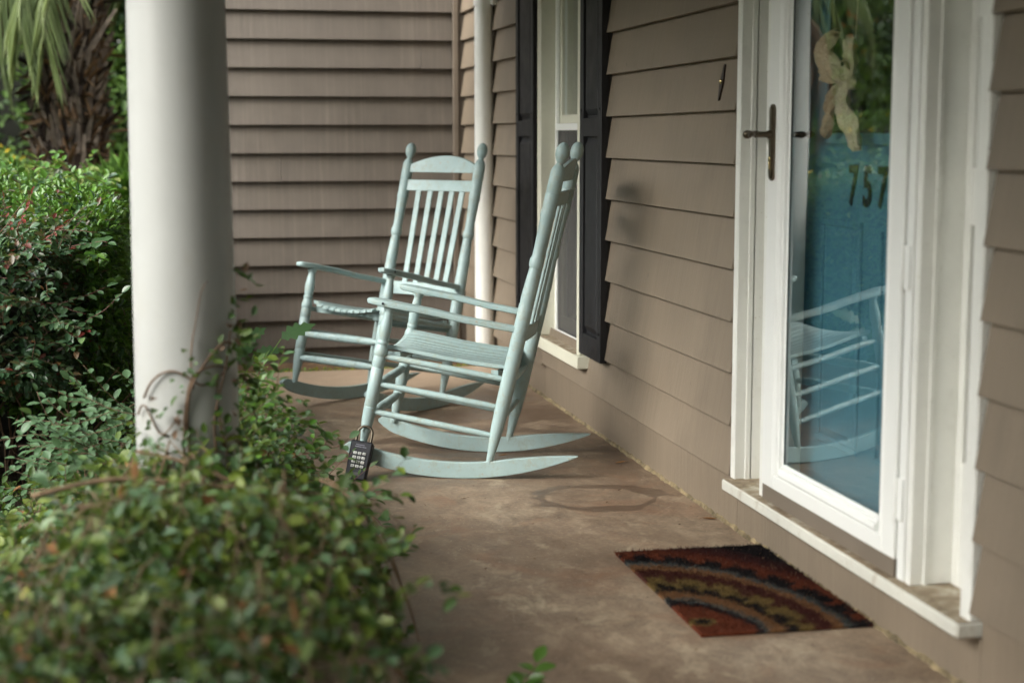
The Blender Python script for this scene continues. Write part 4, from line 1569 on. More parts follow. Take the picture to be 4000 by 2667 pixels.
def mound_start(i):
    while True:
        x, y = random.uniform(-0.95, 0.46), random.uniform(2.3, 5.3)
        h_ = float(hmound(np.array([x]), np.array([y]))[0])
        if x > 0.30 and y > 4.4: continue
        if x > 0.36 or (x > 0.27 and y > 3.6): continue
        if h_ > 0.06 and (x - .0285) ** 2 + (y - 3.7) ** 2 > .17 ** 2: break
    return (x, y, h_ - 0.03), (random.gauss(0.1, .7), random.gauss(-.1, .6), random.uniform(.0, .9))


shoots('vine_shoots', vine, 330, mound_start, (0.10, 0.24), (.024, .044), (M['vine'], M['sprig'], M['vine_light']), [.50, .22, .28], Vector((0, -3.4, 0)))


def right_start(i):
    y = random.uniform(4.2, 5.4)
    return (random.uniform(0.08, 0.42 if y < 4.7 else 0.34), y, random.uniform(0.05, 0.34)), (random.uniform(-.1, .9), random.gauss(-.1, .3), random.uniform(.0, .7))


shoots('porch_edge_shoots', vine, 60, right_start, (0.10, 0.22), (.024, .042), (M['vine'], M['sprig'], M['bright']), [.60, .25, .15], Vector((0, -3.4, 0)))


def col_start(i):
    return (random.uniform(0.10, 0.26), random.uniform(4.0, 4.7), random.uniform(0.25, 0.48)), (random.uniform(-.3, .7), random.gauss(-.1, .3), random.uniform(.2, 1.2))


shoots('column_side_shoots', vine, 34, col_start, (0.10, 0.24), (.022, .038), (M['vine'], M['sprig'], M['bright']), [.65, .20, .15], Vector((0, -3.4, 0)))
# long woody runners over and through the mound
st = []
for i in range(190):
    x = random.uniform(-0.9, 0.42)
    y = random.uniform(2.2, 4.9)
    h_ = float(hmound(np.array([x]), np.array([y]))[0])
    if h_ < 0.05: continue
    a_ = random.uniform(0, 2 * PI)
    pts = []
    px_, py_ = x, y
    for j in range(15):
        hh = max(float(hmound(np.array([px_]), np.array([py_]))[0]), 0.01)
        if hh < 0.05: break
        pts.append((px_, py_ - 3.4, hh + random.uniform(-0.05, 0.06)))
        a_ += random.gauss(0, 0.35)
        px_ += 0.042 * math.cos(a_)
        py_ += 0.042 * math.sin(a_)
    if len(pts) > 3: st.append(pts)
stemset('vine_runner', vine, M['runner'], st, 0.0018)['kind'] = 'stuff'
# stout runners visible just before the column foot
for (pts, r_) in (
    ([(-0.30, 3.10, 0.50), (-0.12, 3.12, 0.535), (0.05, 3.14, 0.50), (0.22, 3.2, 0.47), (0.36, 3.3, 0.42)], .006),
    ([(-0.25, 3.15, 0.47), (-0.05, 3.10, 0.475), (0.12, 3.12, 0.49), (0.30, 3.22, 0.44)], .0045),
    ([(-0.10, 3.45, 0.52), (0.02, 3.40, 0.50), (0.14, 3.38, 0.44), (0.28, 3.42, 0.42), (0.34, 3.5, 0.36)], .004),
    ([(0.20, 3.0, 0.52), (0.215, 3.0, 0.44), (0.20, 3.0, 0.35), (0.16, 2.98, 0.25)], .0055),
    ([(0.06, 2.75, 0.42), (0.10, 2.75, 0.30), (0.06, 2.72, 0.20)], .004),
    ([(-0.02, 2.6, 0.40), (0.05, 2.6, 0.30), (0.10, 2.62, 0.20)], .0045),
    ([(-0.22, 2.6, 0.40), (-0.16, 2.6, 0.30), (-0.22, 2.58, 0.18)], .0045),
    ([(0.30, 3.5, 0.43), (0.38, 3.45, 0.40), (0.45, 3.40, 0.29), (0.50, 3.35, 0.16), (0.515, 3.3, 0.08)], .0035),
    ([(0.33, 3.6, 0.41), (0.42, 3.55, 0.36), (0.48, 3.5, 0.25), (0.51, 3.45, 0.12)], .003)):
    pts = [(p[0], p[1] - 3.4, p[2]) for p in pts]
    # smooth
    P_ = []
    for i in range(len(pts) - 1):
        for k in range(5):
            u = k / 5
            P_.append(lerp(pts[i], pts[i + 1], u))
    P_.append(pts[-1])
    P_ = [tuple(np.mean([P_[max(0, i - 2)], P_[max(0, i - 1)], P_[i], P_[min(len(P_) - 1, i + 1)], P_[min(len(P_) - 1, i + 2)]], axis=0)) for i in range(len(P_))]
    q = MB()
    q.tube(P_, r_, 7, r_ * .7)
    q.build('woody_runner', M['runner'], vine, auto=False)


def leaf_obj(name, p, axis, up, size, mat, parent, aspect=0.62):
    me = leaf_mesh(name, np.array([p]), np.array([axis], float), np.array([up], float), np.array([size]), aspect, 0.12, 0.10, (mat,))
    return link(name, me, parent)


_leafcache = {}


def leaf_shape(kind, mat):
    """one smooth oval leaf, 1 m long, shared by the picked-out sprigs"""
    key = (kind, mat.name)
    if key in _leafcache: return _leafcache[key]
    q = MB()
    vs, fs = [], []
    K = 6
    for i in range(K + 1):
        u = i / K
        if kind == 'oval': w_ = 0.31 * math.sin(PI * (u * .94 + .03)) ** 0.75
        else: w_ = 0.20 * math.sin(PI * (u * .95 + .03)) ** 0.9
        z_ = -0.16 * u * u
        vs += [(u, w_, z_ + w_ * .22), (u, w_ * .5, z_ + w_ * .06), (u, 0, z_), (u, -w_ * .5, z_ + w_ * .06), (u, -w_, z_ + w_ * .22)]
    for i in range(K):
        for k in range(4):
            a_ = i * 5 + k
            fs.append((a_, a_ + 1, a_ + 6, a_ + 5))
    q.add(vs, fs, True)
    me = q.mesh('leaf')
    me.materials.append(mat)
    _leafcache[key] = me
    return me


def sprig(parent, base, d, L_, n_pairs, size, mat, stem_mat, origin, wob=0.12, sag=0.02, kind='oval', up=(0, -0.25, 1)):
    base = Vector(base) + origin
    pts = wander(base, d, L_, max(6, n_pairs), wob, sag)
    q = MB()
    q.tube(pts, 0.0016, 5, 0.0008)
    so_ = q.build('sprig', stem_mat, parent, auto=False)
    n_ = len(pts)
    for i in range(1, n_):
        t_ = (pts[i] - pts[i - 1]).normalized()
        side = t_.cross(Vector(up)).normalized()
        for s_ in ((1, -1) if i < n_ - 1 else (0,)):
            if random.random() < 0.12 and i < n_ - 1: continue
            ax = (t_ * 0.6 + side * s_ + Vector((random.gauss(0, .2), random.gauss(0, .2), random.gauss(0, .2)))).normalized()
            if s_ == 0: ax = t_.copy()
            nu = (Vector(up) + Vector((random.gauss(0, .3), random.gauss(0, .3), random.gauss(0, .2)))).normalized()
            y_ = nu.cross(ax).normalized()
            z_ = ax.cross(y_)
            mt = Matrix((ax, y_, z_)).transposed().to_4x4()
            sz = size * random.uniform(.7, 1.15)
            mt = mt @ Matrix.Scale(sz, 4)
            mt.translation = pts[i] + ax * 0.003
            lo = D.objects.new('leaf', leaf_shape(kind, mat))
            COL.objects.link(lo)
            lo.parent = so_
            lo.matrix_local = mt
    return so_


n = 1500
P = np.stack([rng.uniform(-0.20, 0.26, n), rng.uniform(3.22, 3.56, n) - 3.4, rng.uniform(0.02, 0.42, n)], 1)
foliage('foot_leaves', P, np.tile([0, -0.7, 0.6], (n, 1)), rng.uniform(.022, .040, n), vine, (M['vine'], M['sprig']), rng.choice(2, n, p=[.85, .15]), 0.56, 0.7, 1.1)
# stems twining up the near face of the column
random.seed(5)


def on_col(ang, z, off=0.006):
    r_ = 0.121 + off
    return (0.0285 + r_ * math.sin(ang), 3.70 - r_ * math.cos(ang) - 3.4, z)


for (a0, z0_, path, r_) in (
    (0, 0, [(0.10, 0.38), (0.02, .46), (-0.04, .54), (0.02, .62), (0.16, .66), (0.42, .70), (0.75, .735), (1.0, .72)], .0042),
    (0, 0, [(-0.02, 0.38), (-0.10, .48), (-0.06, .58), (0.06, .655), (0.26, .675), (0.60, .68), (0.95, .66)], .0036),
    (0, 0, [(-0.9, .60), (-0.62, .655), (-0.3, .675), (0.0, .66), (0.22, .635), (0.46, .64), (0.8, .665), (1.1, .70)], .0030),
    (0, 0, [(0.55, .38), (0.50, .46), (0.48, .55), (0.62, .62), (0.80, .70), (1.0, .78)], .0036),
    (0, 0, [(0.75, .46), (0.62, .52), (0.56, .60), (0.60, .68)], .0028),
    (0, 0, [(-1.1, .56), (-0.85, .60), (-0.7, .55), (-0.5, .52), (-0.3, .54), (-0.05, .60)], .0024),
    (0, 0, [(0.05, .66), (0.10, .74), (0.22, .80), (0.30, .86), (0.45, .88)], .0016),
    (0, 0, [(-0.05, .40), (0.2, .43), (0.5, .46), (0.85, .52), (1.1, .50)], .0022),
    (0, 0, [(0.12, .62), (0.06, .70), (0.16, .78)], .0022)):
    pts = []
    for i in range(len(path) - 1):
        for k in range(5):
            u = k / 5
            a_ = path[i][0] + (path[i + 1][0] - path[i][0]) * u
            z_ = path[i][1] + (path[i + 1][1] - path[i][1]) * u
            pts.append(on_col(a_, z_, 0.006 + 0.004 * math.sin(i * 2 + u * 3)))
    pts = [tuple(np.mean([pts[max(0, i - 2)], pts[max(0, i - 1)], pts[i], pts[min(len(pts) - 1, i + 1)], pts[min(len(pts) - 1, i + 2)]], axis=0)) for i in range(len(pts))]
    q = MB()
    q.tube(pts, r_, 7, r_ * .7)
    q.build('twining_stem', M['bark'], vine, auto=False)
cl = []
for (a_, z_, s_) in ((0.05, .66, 8), (0.12, .70, 4), (0.62, .70, 12), (0.95, .72, 26), (1.05, .78, 18), (0.35, .64, 5), (-0.3, .60, 6), (-0.6, .54, 8), (-0.9, .50, 14), (-0.35, .50, 10), (0.0, .52, 8), (0.55, .46, 8), (-0.5, .44, 30), (0.05, .42, 25), (0.5, .40, 25), (1.0, .50, 34), (1.2, .62, 30), (1.15, .86, 8)):
    for i in range(s_):
        p = on_col(a_ + random.gauss(0, .12), z_ + random.gauss(0, .028), 0.012 + abs(random.gauss(0, .02)))
        cl.append(p)
P = np.array(cl)
Nn = P - np.array([0.0285, 0.30, 0])
Nn[:, 2] = 0.05
Nn /= np.linalg.norm(Nn, axis=1, keepdims=True)
foliage('climbing_leaves', P, Nn, rng.uniform(.016, .032, len(P)), vine, (M['vine'], M['sprig'], M['bark']), rng.choice(3, len(P), p=[.7, .2, .1]), 0.56, 0.5, 1.0)

# picked-out sprigs, right of the column
O34 = Vector((0, -3.4, 0))
random.seed(9)
for (b, d, L_, n_, s_) in (
    ((0.20, 4.95, 0.20), (0.5, 0, 0.55), 0.22, 7, .040), ((0.24, 5.0, 0.12), (0.8, 0, 0.28), 0.26, 8, .036), ((0.28, 4.9, 0.10), (0.9, -.1, 0.20), 0.24, 8, .036),
    ((0.22, 4.8, 0.16), (0.3, 0, 0.8), 0.20, 6, .032), ((0.30, 4.85, 0.08), (0.6, -.1, 0.5), 0.20, 7, .036), ((0.40, 4.7, 0.10), (0.8, 0, 0.30), 0.18, 7, .036),
    ((0.36, 4.6, 0.16), (0.7, 0, 0.1), 0.24, 8, .036),
    ((0.30, 4.6, 0.18), (0.9, 0, 0.15), 0.22, 8, .034), ((0.42, 4.5, 0.14), (0.6, 0, -0.1), 0.18, 8, .034), ((0.46, 4.6, 0.10), (0.5, -.2, -0.02), 0.20, 8, .036),
    ((0.40, 4.4, 0.18), (0.7, -.1, -0.15), 0.22, 9, .034), ((0.20, 4.6, 0.25), (0.3, 0, 0.8), 0.24, 7, .032), ((0.18, 4.7, 0.3), (0.2, 0, 0.9), 0.26, 6, .03),
    ((0.47, 5.15, 0.02), (0.35, .1, 0.75), 0.17, 5, .032), ((0.44, 5.0, 0.10), (0.8, .2, 0.15), 0.15, 6, .034), ((0.42, 4.95, 0.04), (0.8, .1, 0.10), 0.17, 6, .034), ((0.52, 5.1, 0.03), (0.6, .0, 0.15), 0.13, 4, .032),
    ((0.50, 4.25, 0.10), (0.3, -.6, 0.02), 0.30, 9, .034), ((0.48, 3.9, 0.14), (0.25, -.6, 0.0), 0.28, 9, .034), ((0.28, 4.4, 0.28), (0.8, 0, 0.3), 0.22, 7, .034)):
    sprig(vine, b, d, L_, n_, s_, M['vine'] if random.random() < .7 else M['sprig'], M['stem_red'], O34, 0.22, 0.01, 'slim' if random.random() < .35 else 'oval')
# a runner creeping over the slab at the near edge
sprig(vine, (0.50, 3.2, 0.04), (0.9, 0.1, 0.1), 0.34, 7, .026, M['vine'], M['stem_red'], O34, 0.3, 0.0)
sprig(vine, (0.66, 3.02, 0.02), (0.35, 0.3, 0.9), 0.12, 3, .045, M['bright'], M['bark'], O34, 0.15, 0.0)

# ---- soft sprigs left of the column, in focus
lv_o = empty('trailing_shrub', (-0.4, 5.2, -0.1))
tag(lv_o, 'arching shrub with round pale green leaves left of the column, before the dark hedge', 'shrub')
OL = Vector((0.4, -5.2, 0.1))
random.seed(15)
for i in range(60):
    x = random.uniform(-0.30, -0.05)
    y = random.uniform(4.6, 5.25)
    z = random.uniform(0.02, 0.42) * (1 if x > -.22 else .75)
    d = (-random.uniform(.3, 1.0), random.uniform(-.35, .1), random.uniform(-.15, .55))
    sprig(lv_o, (x, y, z), d, random.uniform(.16, .30), 8, random.uniform(.030, .042), M['sprig'], M['bark'], OL, 0.12, 0.015)
n = 2600
P = np.stack([rng.uniform(-0.42, 0.0, n), rng.uniform(4.4, 5.5, n), rng.uniform(-0.1, 0.30, n)], 1)
P = P[P[:, 2] < 0.10 + (P[:, 0] + 0.42) * 0.6]
P = P - np.array([-0.4, 5.2, -0.1])
foliage('shrub_leaves', P, np.tile([-.4, -.4, .8], (len(P), 1)), rng.uniform(.022, .038, len(P)), lv_o, (M['sprig'], M['vine']), rng.integers(0, 2, len(P)), 0.6, 0.8, 1.0)

# ---- dark hedge
def shell_box(n_, x0, x1, y0, y1, z0, z1, thick, rnd=0.25, seed=0.0, lump=0.06):
    """points near the surface of a rounded box, normals outward"""
    out_p, out_n = [], []
    c = np.array([(x0 + x1) / 2, (y0 + y1) / 2, (z0 + z1) / 2])
    h_ = np.array([(x1 - x0) / 2, (y1 - y0) / 2, (z1 - z0) / 2])
    ar = np.array([h_[1] * h_[2], h_[1] * h_[2], h_[0] * h_[2], h_[0] * h_[2], h_[0] * h_[1], h_[0] * h_[1] * .2])
    face = rng.choice(6, n_, p=ar / ar.sum())
    p = rng.uniform(-1, 1, (n_, 3))
    ax = face // 2
    sg = np.where(face % 2 == 0, 1.0, -1.0)
    p[np.arange(n_), ax] = sg
    q_ = p / (np.sum(np.abs(p) ** 6, axis=1, keepdims=True) ** (1 / 6))
    N_ = np.sign(q_) * np.abs(q_) ** 5 / h_
    N_ /= np.linalg.norm(N_, axis=1, keepdims=True)
    P_ = c + q_ * h_
    P_ += N_ * (lumpy(P_, 3.5, seed) * lump + lumpy(P_, 9, seed + 1) * lump * .4)[:, None]
    P_ -= N_ * rng.exponential(thick, n_)[:, None]
    return P_, N_


hd = empty('hedge', (-0.75, 6.0, -0.1))
tag(hd, 'dark green clipped hedge with a few red shoots, left of the front column', 'hedge')
HO = np.array([-0.75, 6.0, -0.1])
P, N_ = shell_box(30000, -1.9, -0.31, 5.35, 6.6, 0.30, 0.90, 0.04, seed=2, lump=.05)
foliage('hedge_leaves', P - HO, N_, rng.uniform(.022, .036, len(P)), hd, (M['hedge'], M['sprig'], M['redleaf'], M['deadleaf']), rng.choice(4, len(P), p=[.90, .06, .012, .028]), 0.52, 0.6, 0.95)
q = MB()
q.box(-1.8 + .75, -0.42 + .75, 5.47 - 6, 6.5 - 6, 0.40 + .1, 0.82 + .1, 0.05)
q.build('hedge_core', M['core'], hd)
st = []
for i in range(60):
    x = random.uniform(-1.0, -0.3)
    y = random.uniform(5.5, 6.5)
    st.append([Vector(p) - Vector(HO) for p in wander((x, y, -0.1), (random.gauss(0, .2), random.gauss(-.1, .2), 1), 0.65, 6, .15)])
stemset('hedge_stem', hd, M['bark'], st, 0.005)['kind'] = 'stuff'
random.seed(31)
for i in range(16):
    x = random.uniform(-0.85, -0.36)
    sprig(hd, (x, random.uniform(5.30, 5.9), random.uniform(.78, .90)), (random.uniform(-.2, .9), -.1, random.uniform(.1, .6)), random.uniform(.10, .22), 6, .030, random.choice([M['hedge'], M['hedge'], M['redleaf'], M['sprig']]), M['stem_red'], -Vector(HO), 0.12, 0.02, 'slim')
for i in range(14):
    x = random.uniform(-0.75, -0.27)
    sprig(hd, (x, random.uniform(5.25, 5.4), random.uniform(.45, .9)), (random.uniform(-.2, .9), -.3, random.uniform(-.3, .4)), random.uniform(.12, .2), 6, .036, M['hedge'], M['stem_red'], -Vector(HO), 0.15, 0.03)

def hedge_start(i):
    if i % 2: return (random.uniform(-1.0, -0.34), random.uniform(5.4, 6.4), random.uniform(.76, .88)), (random.gauss(.1, .5), random.gauss(-.1, .4), random.uniform(.3, 1.1))
    return (random.uniform(-0.95, -0.36), random.uniform(5.26, 5.38), random.uniform(.42, .88)), (random.gauss(.2, .6), random.uniform(-.7, -.1), random.uniform(-.3, .8))


shoots('hedge_shoots', hd, 130, hedge_start, (0.10, 0.24), (.024, .040), (M['hedge'], M['sprig'], M['redleaf']), [.80, .13, .07], -Vector(HO))

# ---- bright shrub behind the hedge
bs = empty('bright_shrub', (-0.9, 7.6, -0.1))
tag(bs, 'bright green glossy shrub between the dark hedge and the palm trunk', 'shrub')
BO = np.array([-0.9, 7.6, -0.1])
P, N_ = shell_box(28000, -2.4, -0.24, 6.65, 9.0, 0.0, 1.00, 0.05, seed=5, lump=.07)
foliage('shrub_leaves', P - BO, N_, rng.uniform(.030, .052, len(P)), bs, (M['bright'], M['hedge'], M['yleaf']), rng.choice(3, len(P), p=[.82, .165, .015]), 0.40, 0.9, 0.9)
P, N_ = shell_box(11000, -0.62, -0.18, 5.75, 7.0, 0.10, 0.96, 0.04, seed=8, lump=.05)
foliage('shrub_leaves', P - BO, N_, rng.uniform(.030, .046, len(P)), bs, (M['bright'], M['hedge']), rng.choice(2, len(P), p=[.75, .25]), 0.40, 0.9, 0.9)
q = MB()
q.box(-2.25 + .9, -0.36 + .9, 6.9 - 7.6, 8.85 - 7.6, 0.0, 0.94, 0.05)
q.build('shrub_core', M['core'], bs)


def bright_start(i):
    if i % 3: return (random.uniform(-1.3, -0.25), random.uniform(6.7, 8.6), random.uniform(.84, .97)), (random.gauss(.1, .5), random.gauss(-.1, .4), random.uniform(.4, 1.2))
    return (random.uniform(-0.55, -0.22), random.uniform(5.75, 6.7), random.uniform(.5, .84)), (random.uniform(-.2, .4), random.uniform(-.6, .1), random.uniform(.1, 1.0))


shoots('shrub_shoots', bs, 150, bright_start, (0.10, 0.22), (.030, .050), (M['bright'], M['vine_light'], M['hedge']), [.65, .25, .10], -Vector(BO))

# ---- palm: trunk, boots, hanging fronds
palm = empty('palm_tree', (-0.63, 11.0, -0.12))
tag(palm, 'palm tree with a shaggy trunk of old leaf bases behind the bright shrub', 'palm tree')
q = MB()
q.lathe((0, 0, 0), (0, 0, 2.6), [(0, .20), (.1, .185), (.5, .18), (.8, .19), (1, .16)], 20)
q.build('trunk', M['trunkdark'], palm)


def boot_mesh(L_, W_):
    q = MB()
    vs, fs = [], []
    K = 6
    for i in range(K + 1):
        u = i / K
        w_ = W_ * (1 - 0.55 * u) * (0.75 + .25 * math.cos(u * 3))
        out = 0.02 + 0.06 * u + 0.06 * u * u
        th = 0.028 * (1 - .5 * u)
        vs += [(-w_ / 2, -out * L_ / .45, u * L_), (0, -out * L_ / .45 - th, u * L_), (w_ / 2, -out * L_ / .45, u * L_), (0, -out * L_ / .45 + th * .5, u * L_)]
    for i in range(K):
        for k in range(4):
            k2 = (k + 1) % 4
            fs.append((i * 4 + k, i * 4 + k2, (i + 1) * 4 + k2, (i + 1) * 4 + k))
    fs += [(0, 1, 2, 3), tuple(K * 4 + k for k in range(4))]
    q.add(vs, fs, False)
    me = q.mesh('leaf_base')
    me.materials.append(M['boot'])
    return me


random.seed(77)
bms = [boot_mesh(0.19, 0.085), boot_mesh(0.26, 0.075), boot_mesh(0.35, 0.065)]
zz = 0.25
i = 0
while zz < 2.45:
    a_ = i * 2.39996
    big = bms[min(2, int((zz - 0.2) / 0.8))]
    o = link('leaf_base', big, palm, (0.160 * math.sin(a_), -0.160 * math.cos(a_), zz), (random.gauss(0.0, .08), random.gauss(0.02, .12), a_))
    s_ = random.uniform(.8, 1.15) * (0.8 + 0.25 * zz)
    o.scale = (random.uniform(.85, 1.2), s_, random.uniform(.85, 1.15))
    zz += 0.0098
    i += 1


n = 1500
th_ = rng.uniform(0, 2 * PI, n)
P = np.stack([.185 * np.sin(th_), -.185 * np.cos(th_), rng.uniform(.1, 2.4, n)], 1)
A = np.stack([np.sin(th_) * .5, -np.cos(th_) * .5, rng.normal(.3, 1.0, n)], 1)
me = leaf_mesh('trunk_fibre', P, A, rand_dirs(n), rng.uniform(.06, .22, n), 0.05, .1, .4, (M['palmdry'], M['trunkdark']), rng.integers(0, 2, n))
link('trunk_fibre', me, palm)['kind'] = 'stuff'


def frond(parent, base, az, rise, L_, droop, n_lf, lf, mat, width, hang=0.5):
    """arching rachis with paired leaflets that hang"""
    q = MB()
    pts = []
    p = Vector(base)
    e = rise
    N__ = 16
    for i in range(N__ + 1):
        pts.append(p.copy())
        d = Vector((math.sin(az) * math.cos(e), -math.cos(az) * math.cos(e), math.sin(e)))
        p = p + d * (L_ / N__)
        e -= droop / N__
    q.tube(pts, 0.012, 6, 0.004)
    fo = q.build('frond', mat, parent, auto=False)
    P_, A_, U_, S_ = [], [], [], []
    for i in range(n_lf):
        u = 0.18 + 0.82 * i / n_lf
        k = min(N__ - 1, int(u * N__))
        pp_ = pts[k].lerp(pts[k + 1], u * N__ - k)
        t_ = (pts[k + 1] - pts[k]).normalized()
        sd_ = t_.cross(Vector((0, 0, 1))).normalized()
        for s_ in (1, -1):
            ax = t_ * 0.75 + sd_ * s_ * 0.55 + Vector((0, 0, -hang)) + Vector((random.gauss(0, .07), random.gauss(0, .07), random.gauss(0, .07)))
            P_.append(pp_[:]); A_.append(ax[:]); U_.append((sd_.x * .3, sd_.y * .3 - .4, 1)); S_.append(lf * (1 - .35 * abs(u - .5)) * random.uniform(.85, 1.1))
    me = leaf_mesh('leaflets', np.array(P_), np.array(A_), np.array(U_), np.array(S_), width, 0.25, 0.10, (mat,))
    lo = link('leaflets', me, fo)
    return fo


random.seed(12)
for i in range(7):
    az = -1.5 + 3.0 * i / 6 + random.gauss(0, .08)
    frond(palm, (0.05 * math.sin(az), -0.05, 2.60 + random.uniform(-.1, .2)), az, random.uniform(0.2, 0.8), random.uniform(1.1, 1.6), random.uniform(1.9, 2.3), 20, 0.48, M['palmgreen'], 0.032, random.uniform(.5, 1.1))
for (az, r_) in ((-0.35, .35), (-0.75, .25), (-0.1, .3), (-1.15, .3)):
    frond(palm, (-.05, -0.1, 2.40), az, r_, 0.95, 2.3, 18, 0.55, M['palmgreen'], 0.032, 1.5)
for az in (-1.15, -1.4, -1.7, -0.95):
    frond(palm, (-.1, -0.05, 2.35), az, 0.1, 1.15, 1.9, 40, 0.62, M['palmdry'], 0.045, 1.3)
for i in range(12):
    az = 1.6 + 3.0 * i / 12
    frond(palm, (0.0, 0.05, 2.65), az, random.uniform(0.3, 1.0), 1.5, 2.0, 28, 0.5, M['palmgreen'], 0.055, .7)

# ---- yellow flowered shrub, fine grassy clump, backing shrubs
def blob_shrub(name, c, r_, n_, smin, smax, mats, p_, label, cat='shrub', aspect=.5, core=True, group=None):
    o = empty(name, (c[0], c[1], c[2] - r_[2]))
    tag(o, label, cat, group)
    d = rand_dirs(n_)
    rr = (1 - rng.exponential(.10, n_))[:, None] * (1 + .16 * lumpy(d * 1.0, 3.2, c[0])[:, None])
    P_ = d * rr * np.array(r_) + np.array([0, 0, r_[2]])
    foliage('crown', P_, d, rng.uniform(smin, smax, n_), o, mats, rng.choice(len(mats), n_, p=p_), aspect, .8, 1.0)
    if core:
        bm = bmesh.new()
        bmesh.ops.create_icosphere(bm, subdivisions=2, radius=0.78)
        me = D.meshes.new('shade_filler')
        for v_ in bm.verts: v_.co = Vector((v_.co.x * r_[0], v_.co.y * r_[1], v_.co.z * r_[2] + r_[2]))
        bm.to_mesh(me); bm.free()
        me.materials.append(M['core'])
        link('shade_filler', me, o)
    return o


blob_shrub('flowering_shrub', (-1.35, 12.4, 0.45), (0.85, 0.6, 0.72), 9000, .03, .055, (M['treelight'], M['yellow']), [.91, .09], 'shrub dotted with yellow flowers at the left, behind the palm')
blob_shrub('flowering_shrub', (-3.1, 13.2, 0.6), (1.3, 0.9, 0.9), 9000, .04, .07, (M['treelight'], M['yellow'], M['bright']), [.6, .03, .37], 'wide light green shrub beyond the left edge, seen in the door glass')
gr_o = empty('grass_clump', (-0.16, 10.3, -0.12))
tag(gr_o, 'tall fine leaved grassy clump between the palm trunk and the front column', 'grass clump')
n = 9000
th_ = rng.uniform(0, 2 * PI, n)
rad = rng.uniform(0, .10, n)
out_ = rng.uniform(.15, .8, n)
P = np.stack([rad * np.cos(th_), rad * np.sin(th_), rng.uniform(0.1, .9, n)], 1)
A = np.stack([np.cos(th_) * out_, np.sin(th_) * out_, rng.uniform(.1, 1.0, n)], 1)
me = leaf_mesh('blades', P, A, rand_dirs(n), rng.uniform(.18, .34, n), 0.012, .1, .75, (M['grassy'],))
link('blades', me, gr_o)['kind'] = 'stuff'
blob_shrub('garden_shrub', (-0.05, 11.6, 0.35), (0.45, 0.5, 0.62), 5000, .03, .06, (M['treelight'], M['orange']), [.975, .025], 'light green shrub with orange specks right of the palm trunk')


# ---- trees beyond
def tree(x, y, h_, cr, nleaf, mats, p_, label, seed):
    random.seed(seed)
    o = empty('tree', (x, y, -0.15))
    tag(o, label, 'tree', 'trees at the end of the garden')
    q = MB()
    top = Vector((random.uniform(-.3, .3), 0, h_ * .62))
    q.tube([(0, 0, 0), (0.05, 0, h_ * .2), (top.x * .5, 0, h_ * .4), top[:]], 0.17, 10, .09)
    q.build('trunk', M['treebark'], o, auto=False)
    ends = []
    for i in range(7):
        a_ = i * 2.4
        q = MB()
        b_ = Vector((top.x * .5, 0, h_ * random.uniform(.3, .55)))
        pts = wander(b_, (math.cos(a_), math.sin(a_), random.uniform(.3, .9)), cr * random.uniform(.7, 1.0), 6, .2)
        q.tube(pts, .06, 6, .015)
        q.build('limb', M['treebark'], o, auto=False)
        ends += pts[2:]
    cs = np.array([list(e) for e in ends] + [[top.x, 0, h_ * .75], [top.x + .4, 0.1, h_ * .9]])
    k = rng.integers(0, len(cs), nleaf)
    cr_ = rng.uniform(.45, .95, len(cs)) * cr * .42
    d = rand_dirs(nleaf)
    P_ = cs[k] + d * (cr_[k] * (1 - rng.exponential(.14, nleaf)))[:, None]
    foliage('crown', P_, d, rng.uniform(.09, .17, nleaf), o, mats, rng.choice(len(mats), nleaf, p=p_), .5, .6, 1.0)
    return o


tree(-1.0, 16.0, 5.2, 2.6, 15000, (M['tree'], M['treelight']), [.75, .25], 'dark leafy tree standing right behind the palm', 1)
tree(-3.6, 17.5, 5.5, 2.8, 15000, (M['tree'], M['orange'], M['treelight']), [.83, .05, .12], 'dark tree full of orange blossom, reflected in the top of the door glass', 2)
tree(-6.2, 19.5, 6.5, 3.2, 15000, (M['tree'], M['orange']), [.97, .03], 'broad dark tree farthest along the garden', 3)
tree(-9.2, 17.0, 6.0, 3.0, 11000, (M['tree'], M['treelight']), [.8, .2], 'dark tree at the outer left end of the garden', 4)
for i, (x, y, r_, lab) in enumerate(((-0.9, 15.0, (1.4, 1.0, 1.3), 'rounded dark shrub at the foot of the tree behind the palm'), (-3.0, 16.0, (1.6, 1.0, 1.3), 'rounded dark shrub under the orange blossoming tree'), (-5.2, 16.5, (1.7, 1.0, 1.2), 'rounded dark shrub before the farthest tree'), (0.7, 14.6, (1.2, 1.0, 1.6), 'rounded dark shrub beside the wing of the house'))):
    blob_shrub('garden_shrub', (x, y, r_[2] - .2), r_, 9000, .07, .12, (M['tree'], M['treelight']), [.6, .4], lab, group='rounded shrubs along the garden end')

blob_shrub('garden_shrub', (-0.80, 9.95, 0.30), (0.62, 0.62, 0.46), 9000, .035, .06, (M['sprig'], M['bright']), [.5, .5], 'low pale green shrub just past the porch end, mirrored in the door glass')
for i, (x, y, r_, lab) in enumerate(((-6.4, -1.0, (1.7, 2.2, 1.7), 'unseen shrub added to block low sky light, level with the camera'), (-6.6, 3.0, (1.7, 2.3, 1.75), 'unseen shrub added to block low sky light, across from the front door'),
                                     (-6.8, 7.2, (1.8, 2.3, 1.7), 'unseen shrub added to block low sky light, across from the rocking chairs'), (-7.4, 11.6, (1.9, 2.3, 1.8), 'unseen shrub added to block low sky light, beyond the porch end'),
                                     (-2.5, -0.2, (1.2, 1.9, 2.6), 'unseen shrub added beside the camera to shade the near wall boards'))):
    blob_shrub('light_block_shrub', (x, y, r_[2] - .15), r_, 6000, .08, .13, (M['tree'], M['treelight']), [.75, .25], lab, group='unseen shrubs added to block light')  # all out of view, put in to cut sky light on the porch wall

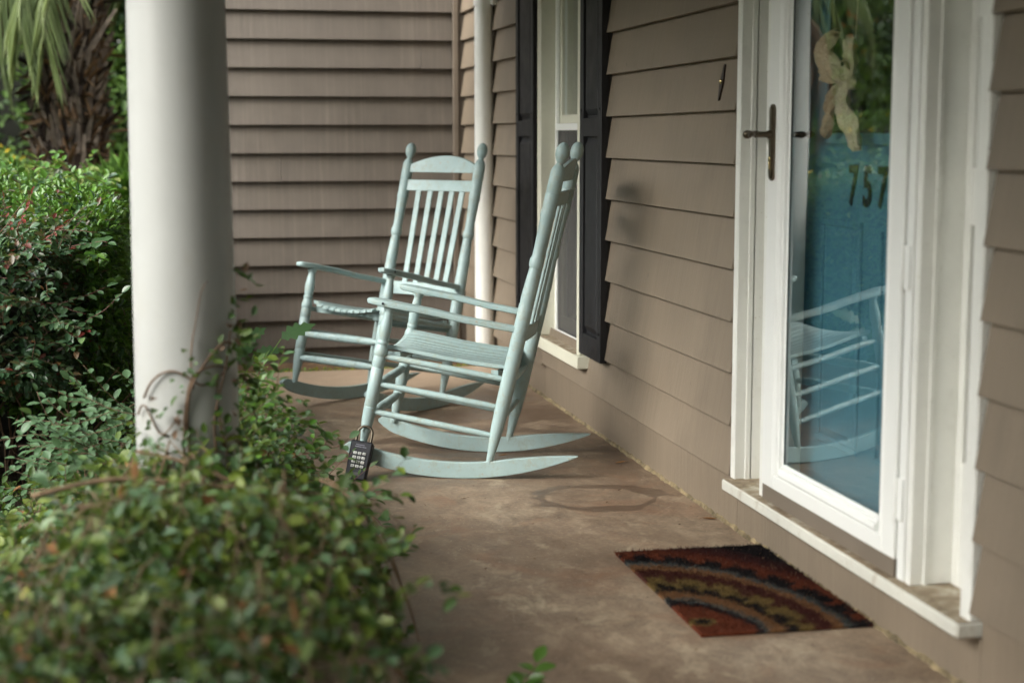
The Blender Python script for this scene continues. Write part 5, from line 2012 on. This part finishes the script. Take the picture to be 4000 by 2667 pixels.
# neighbouring white picket fence seen only in the glass
fe = empty('picket_fence', (-4.2, 14.4, -0.14))
tag(fe, 'low white picket fence deep in the garden, mirrored in the door glass', 'fence')
q = MB()
q.box(-0.03, 0.03, -0.012, 0.012, 0, 0.95, 0.004)
q.prism([(-0.03, 0.951), (0.03, 0.951), (0.0, 1.0)], 'y', -0.012, 0.012)
pm = q.mesh('picket')
pm.materials.append(M['white'])
for i in range(22):
    link('picket', pm, fe, (-1.4 + i * 0.13, 0, 0))
for z_ in (0.25, 0.75):
    q = MB()
    q.box(-1.45, 1.45, 0.014, 0.04, z_ - .03, z_ + .03, 0.003)
    q.build('fence_rail', M['white'], fe)

# ---- lobed weed at the end of the slab
wd = empty('lobed_weed', (0.32, 6.2, -0.1))
tag(wd, 'weed with ragged lobed green leaves growing beside the farther rocking chair', 'weed')
q = MB()
vs = [(0, 0, 0)]
fs = []
prof = [(.05, .06), (.12, .22), (.20, .14), (.32, .34), (.42, .20), (.55, .32), (.62, .16), (.75, .22), (.82, .10), (1.0, 0)]
L1 = [(x_, y_, .1 * y_ - .15 * x_ * x_) for x_, y_ in prof]
L2 = [(x_, -y_, .1 * y_ - .15 * x_ * x_) for x_, y_ in prof[:-1]]
mid = [(x_, 0, -.15 * x_ * x_) for x_, y_ in prof[:-1]]
vs = [(0, 0, 0)] + mid + L1 + L2
nm = len(mid)
fs = [(0, 1 + nm, 1), (0, 1, 1 + nm + len(L1))]
for i in range(nm - 1):
    fs.append((1 + i, 1 + nm + i, 2 + nm + i, 2 + i))
    fs.append((1 + i, 2 + i, 2 + nm + len(L1) + i, 1 + nm + len(L1) + i))
fs.append((nm, 2 * nm, 2 * nm + 1))
fs.append((nm, 2 * nm + 1, 1 + nm + len(L1) + nm - 1))
q.add(vs, fs, True)
lobed = q.mesh('lobed_leaf')
lobed.materials.append(M['hedge'])
for (tip, az, tl, sz) in (((0.10, 0, .50), .15, -.45, .26), ((-0.06, -.1, .50), .5, -.5, .22), ((-0.12, 0, .42), .3, -.45, .24), ((0.0, .1, .43), -.1, -.2, .20), ((-.15, .05, .33), .9, -.3, .2), ((-.2, 0, .38), 2.4, -.2, .18)):
    q = MB()
    q.tube([(-.12, 0, 0), ((tip[0] - .12) / 2 - .03, tip[1] / 2, tip[2] * .6), tip], .003, 5, .0015)
    so_ = q.build('leaf_stalk', M['grassy'], wd, auto=False)
    link('leaf_blade', lobed, so_, tip, (0.7, tl, az)).scale = (sz * .6, sz * .5, sz * .6)
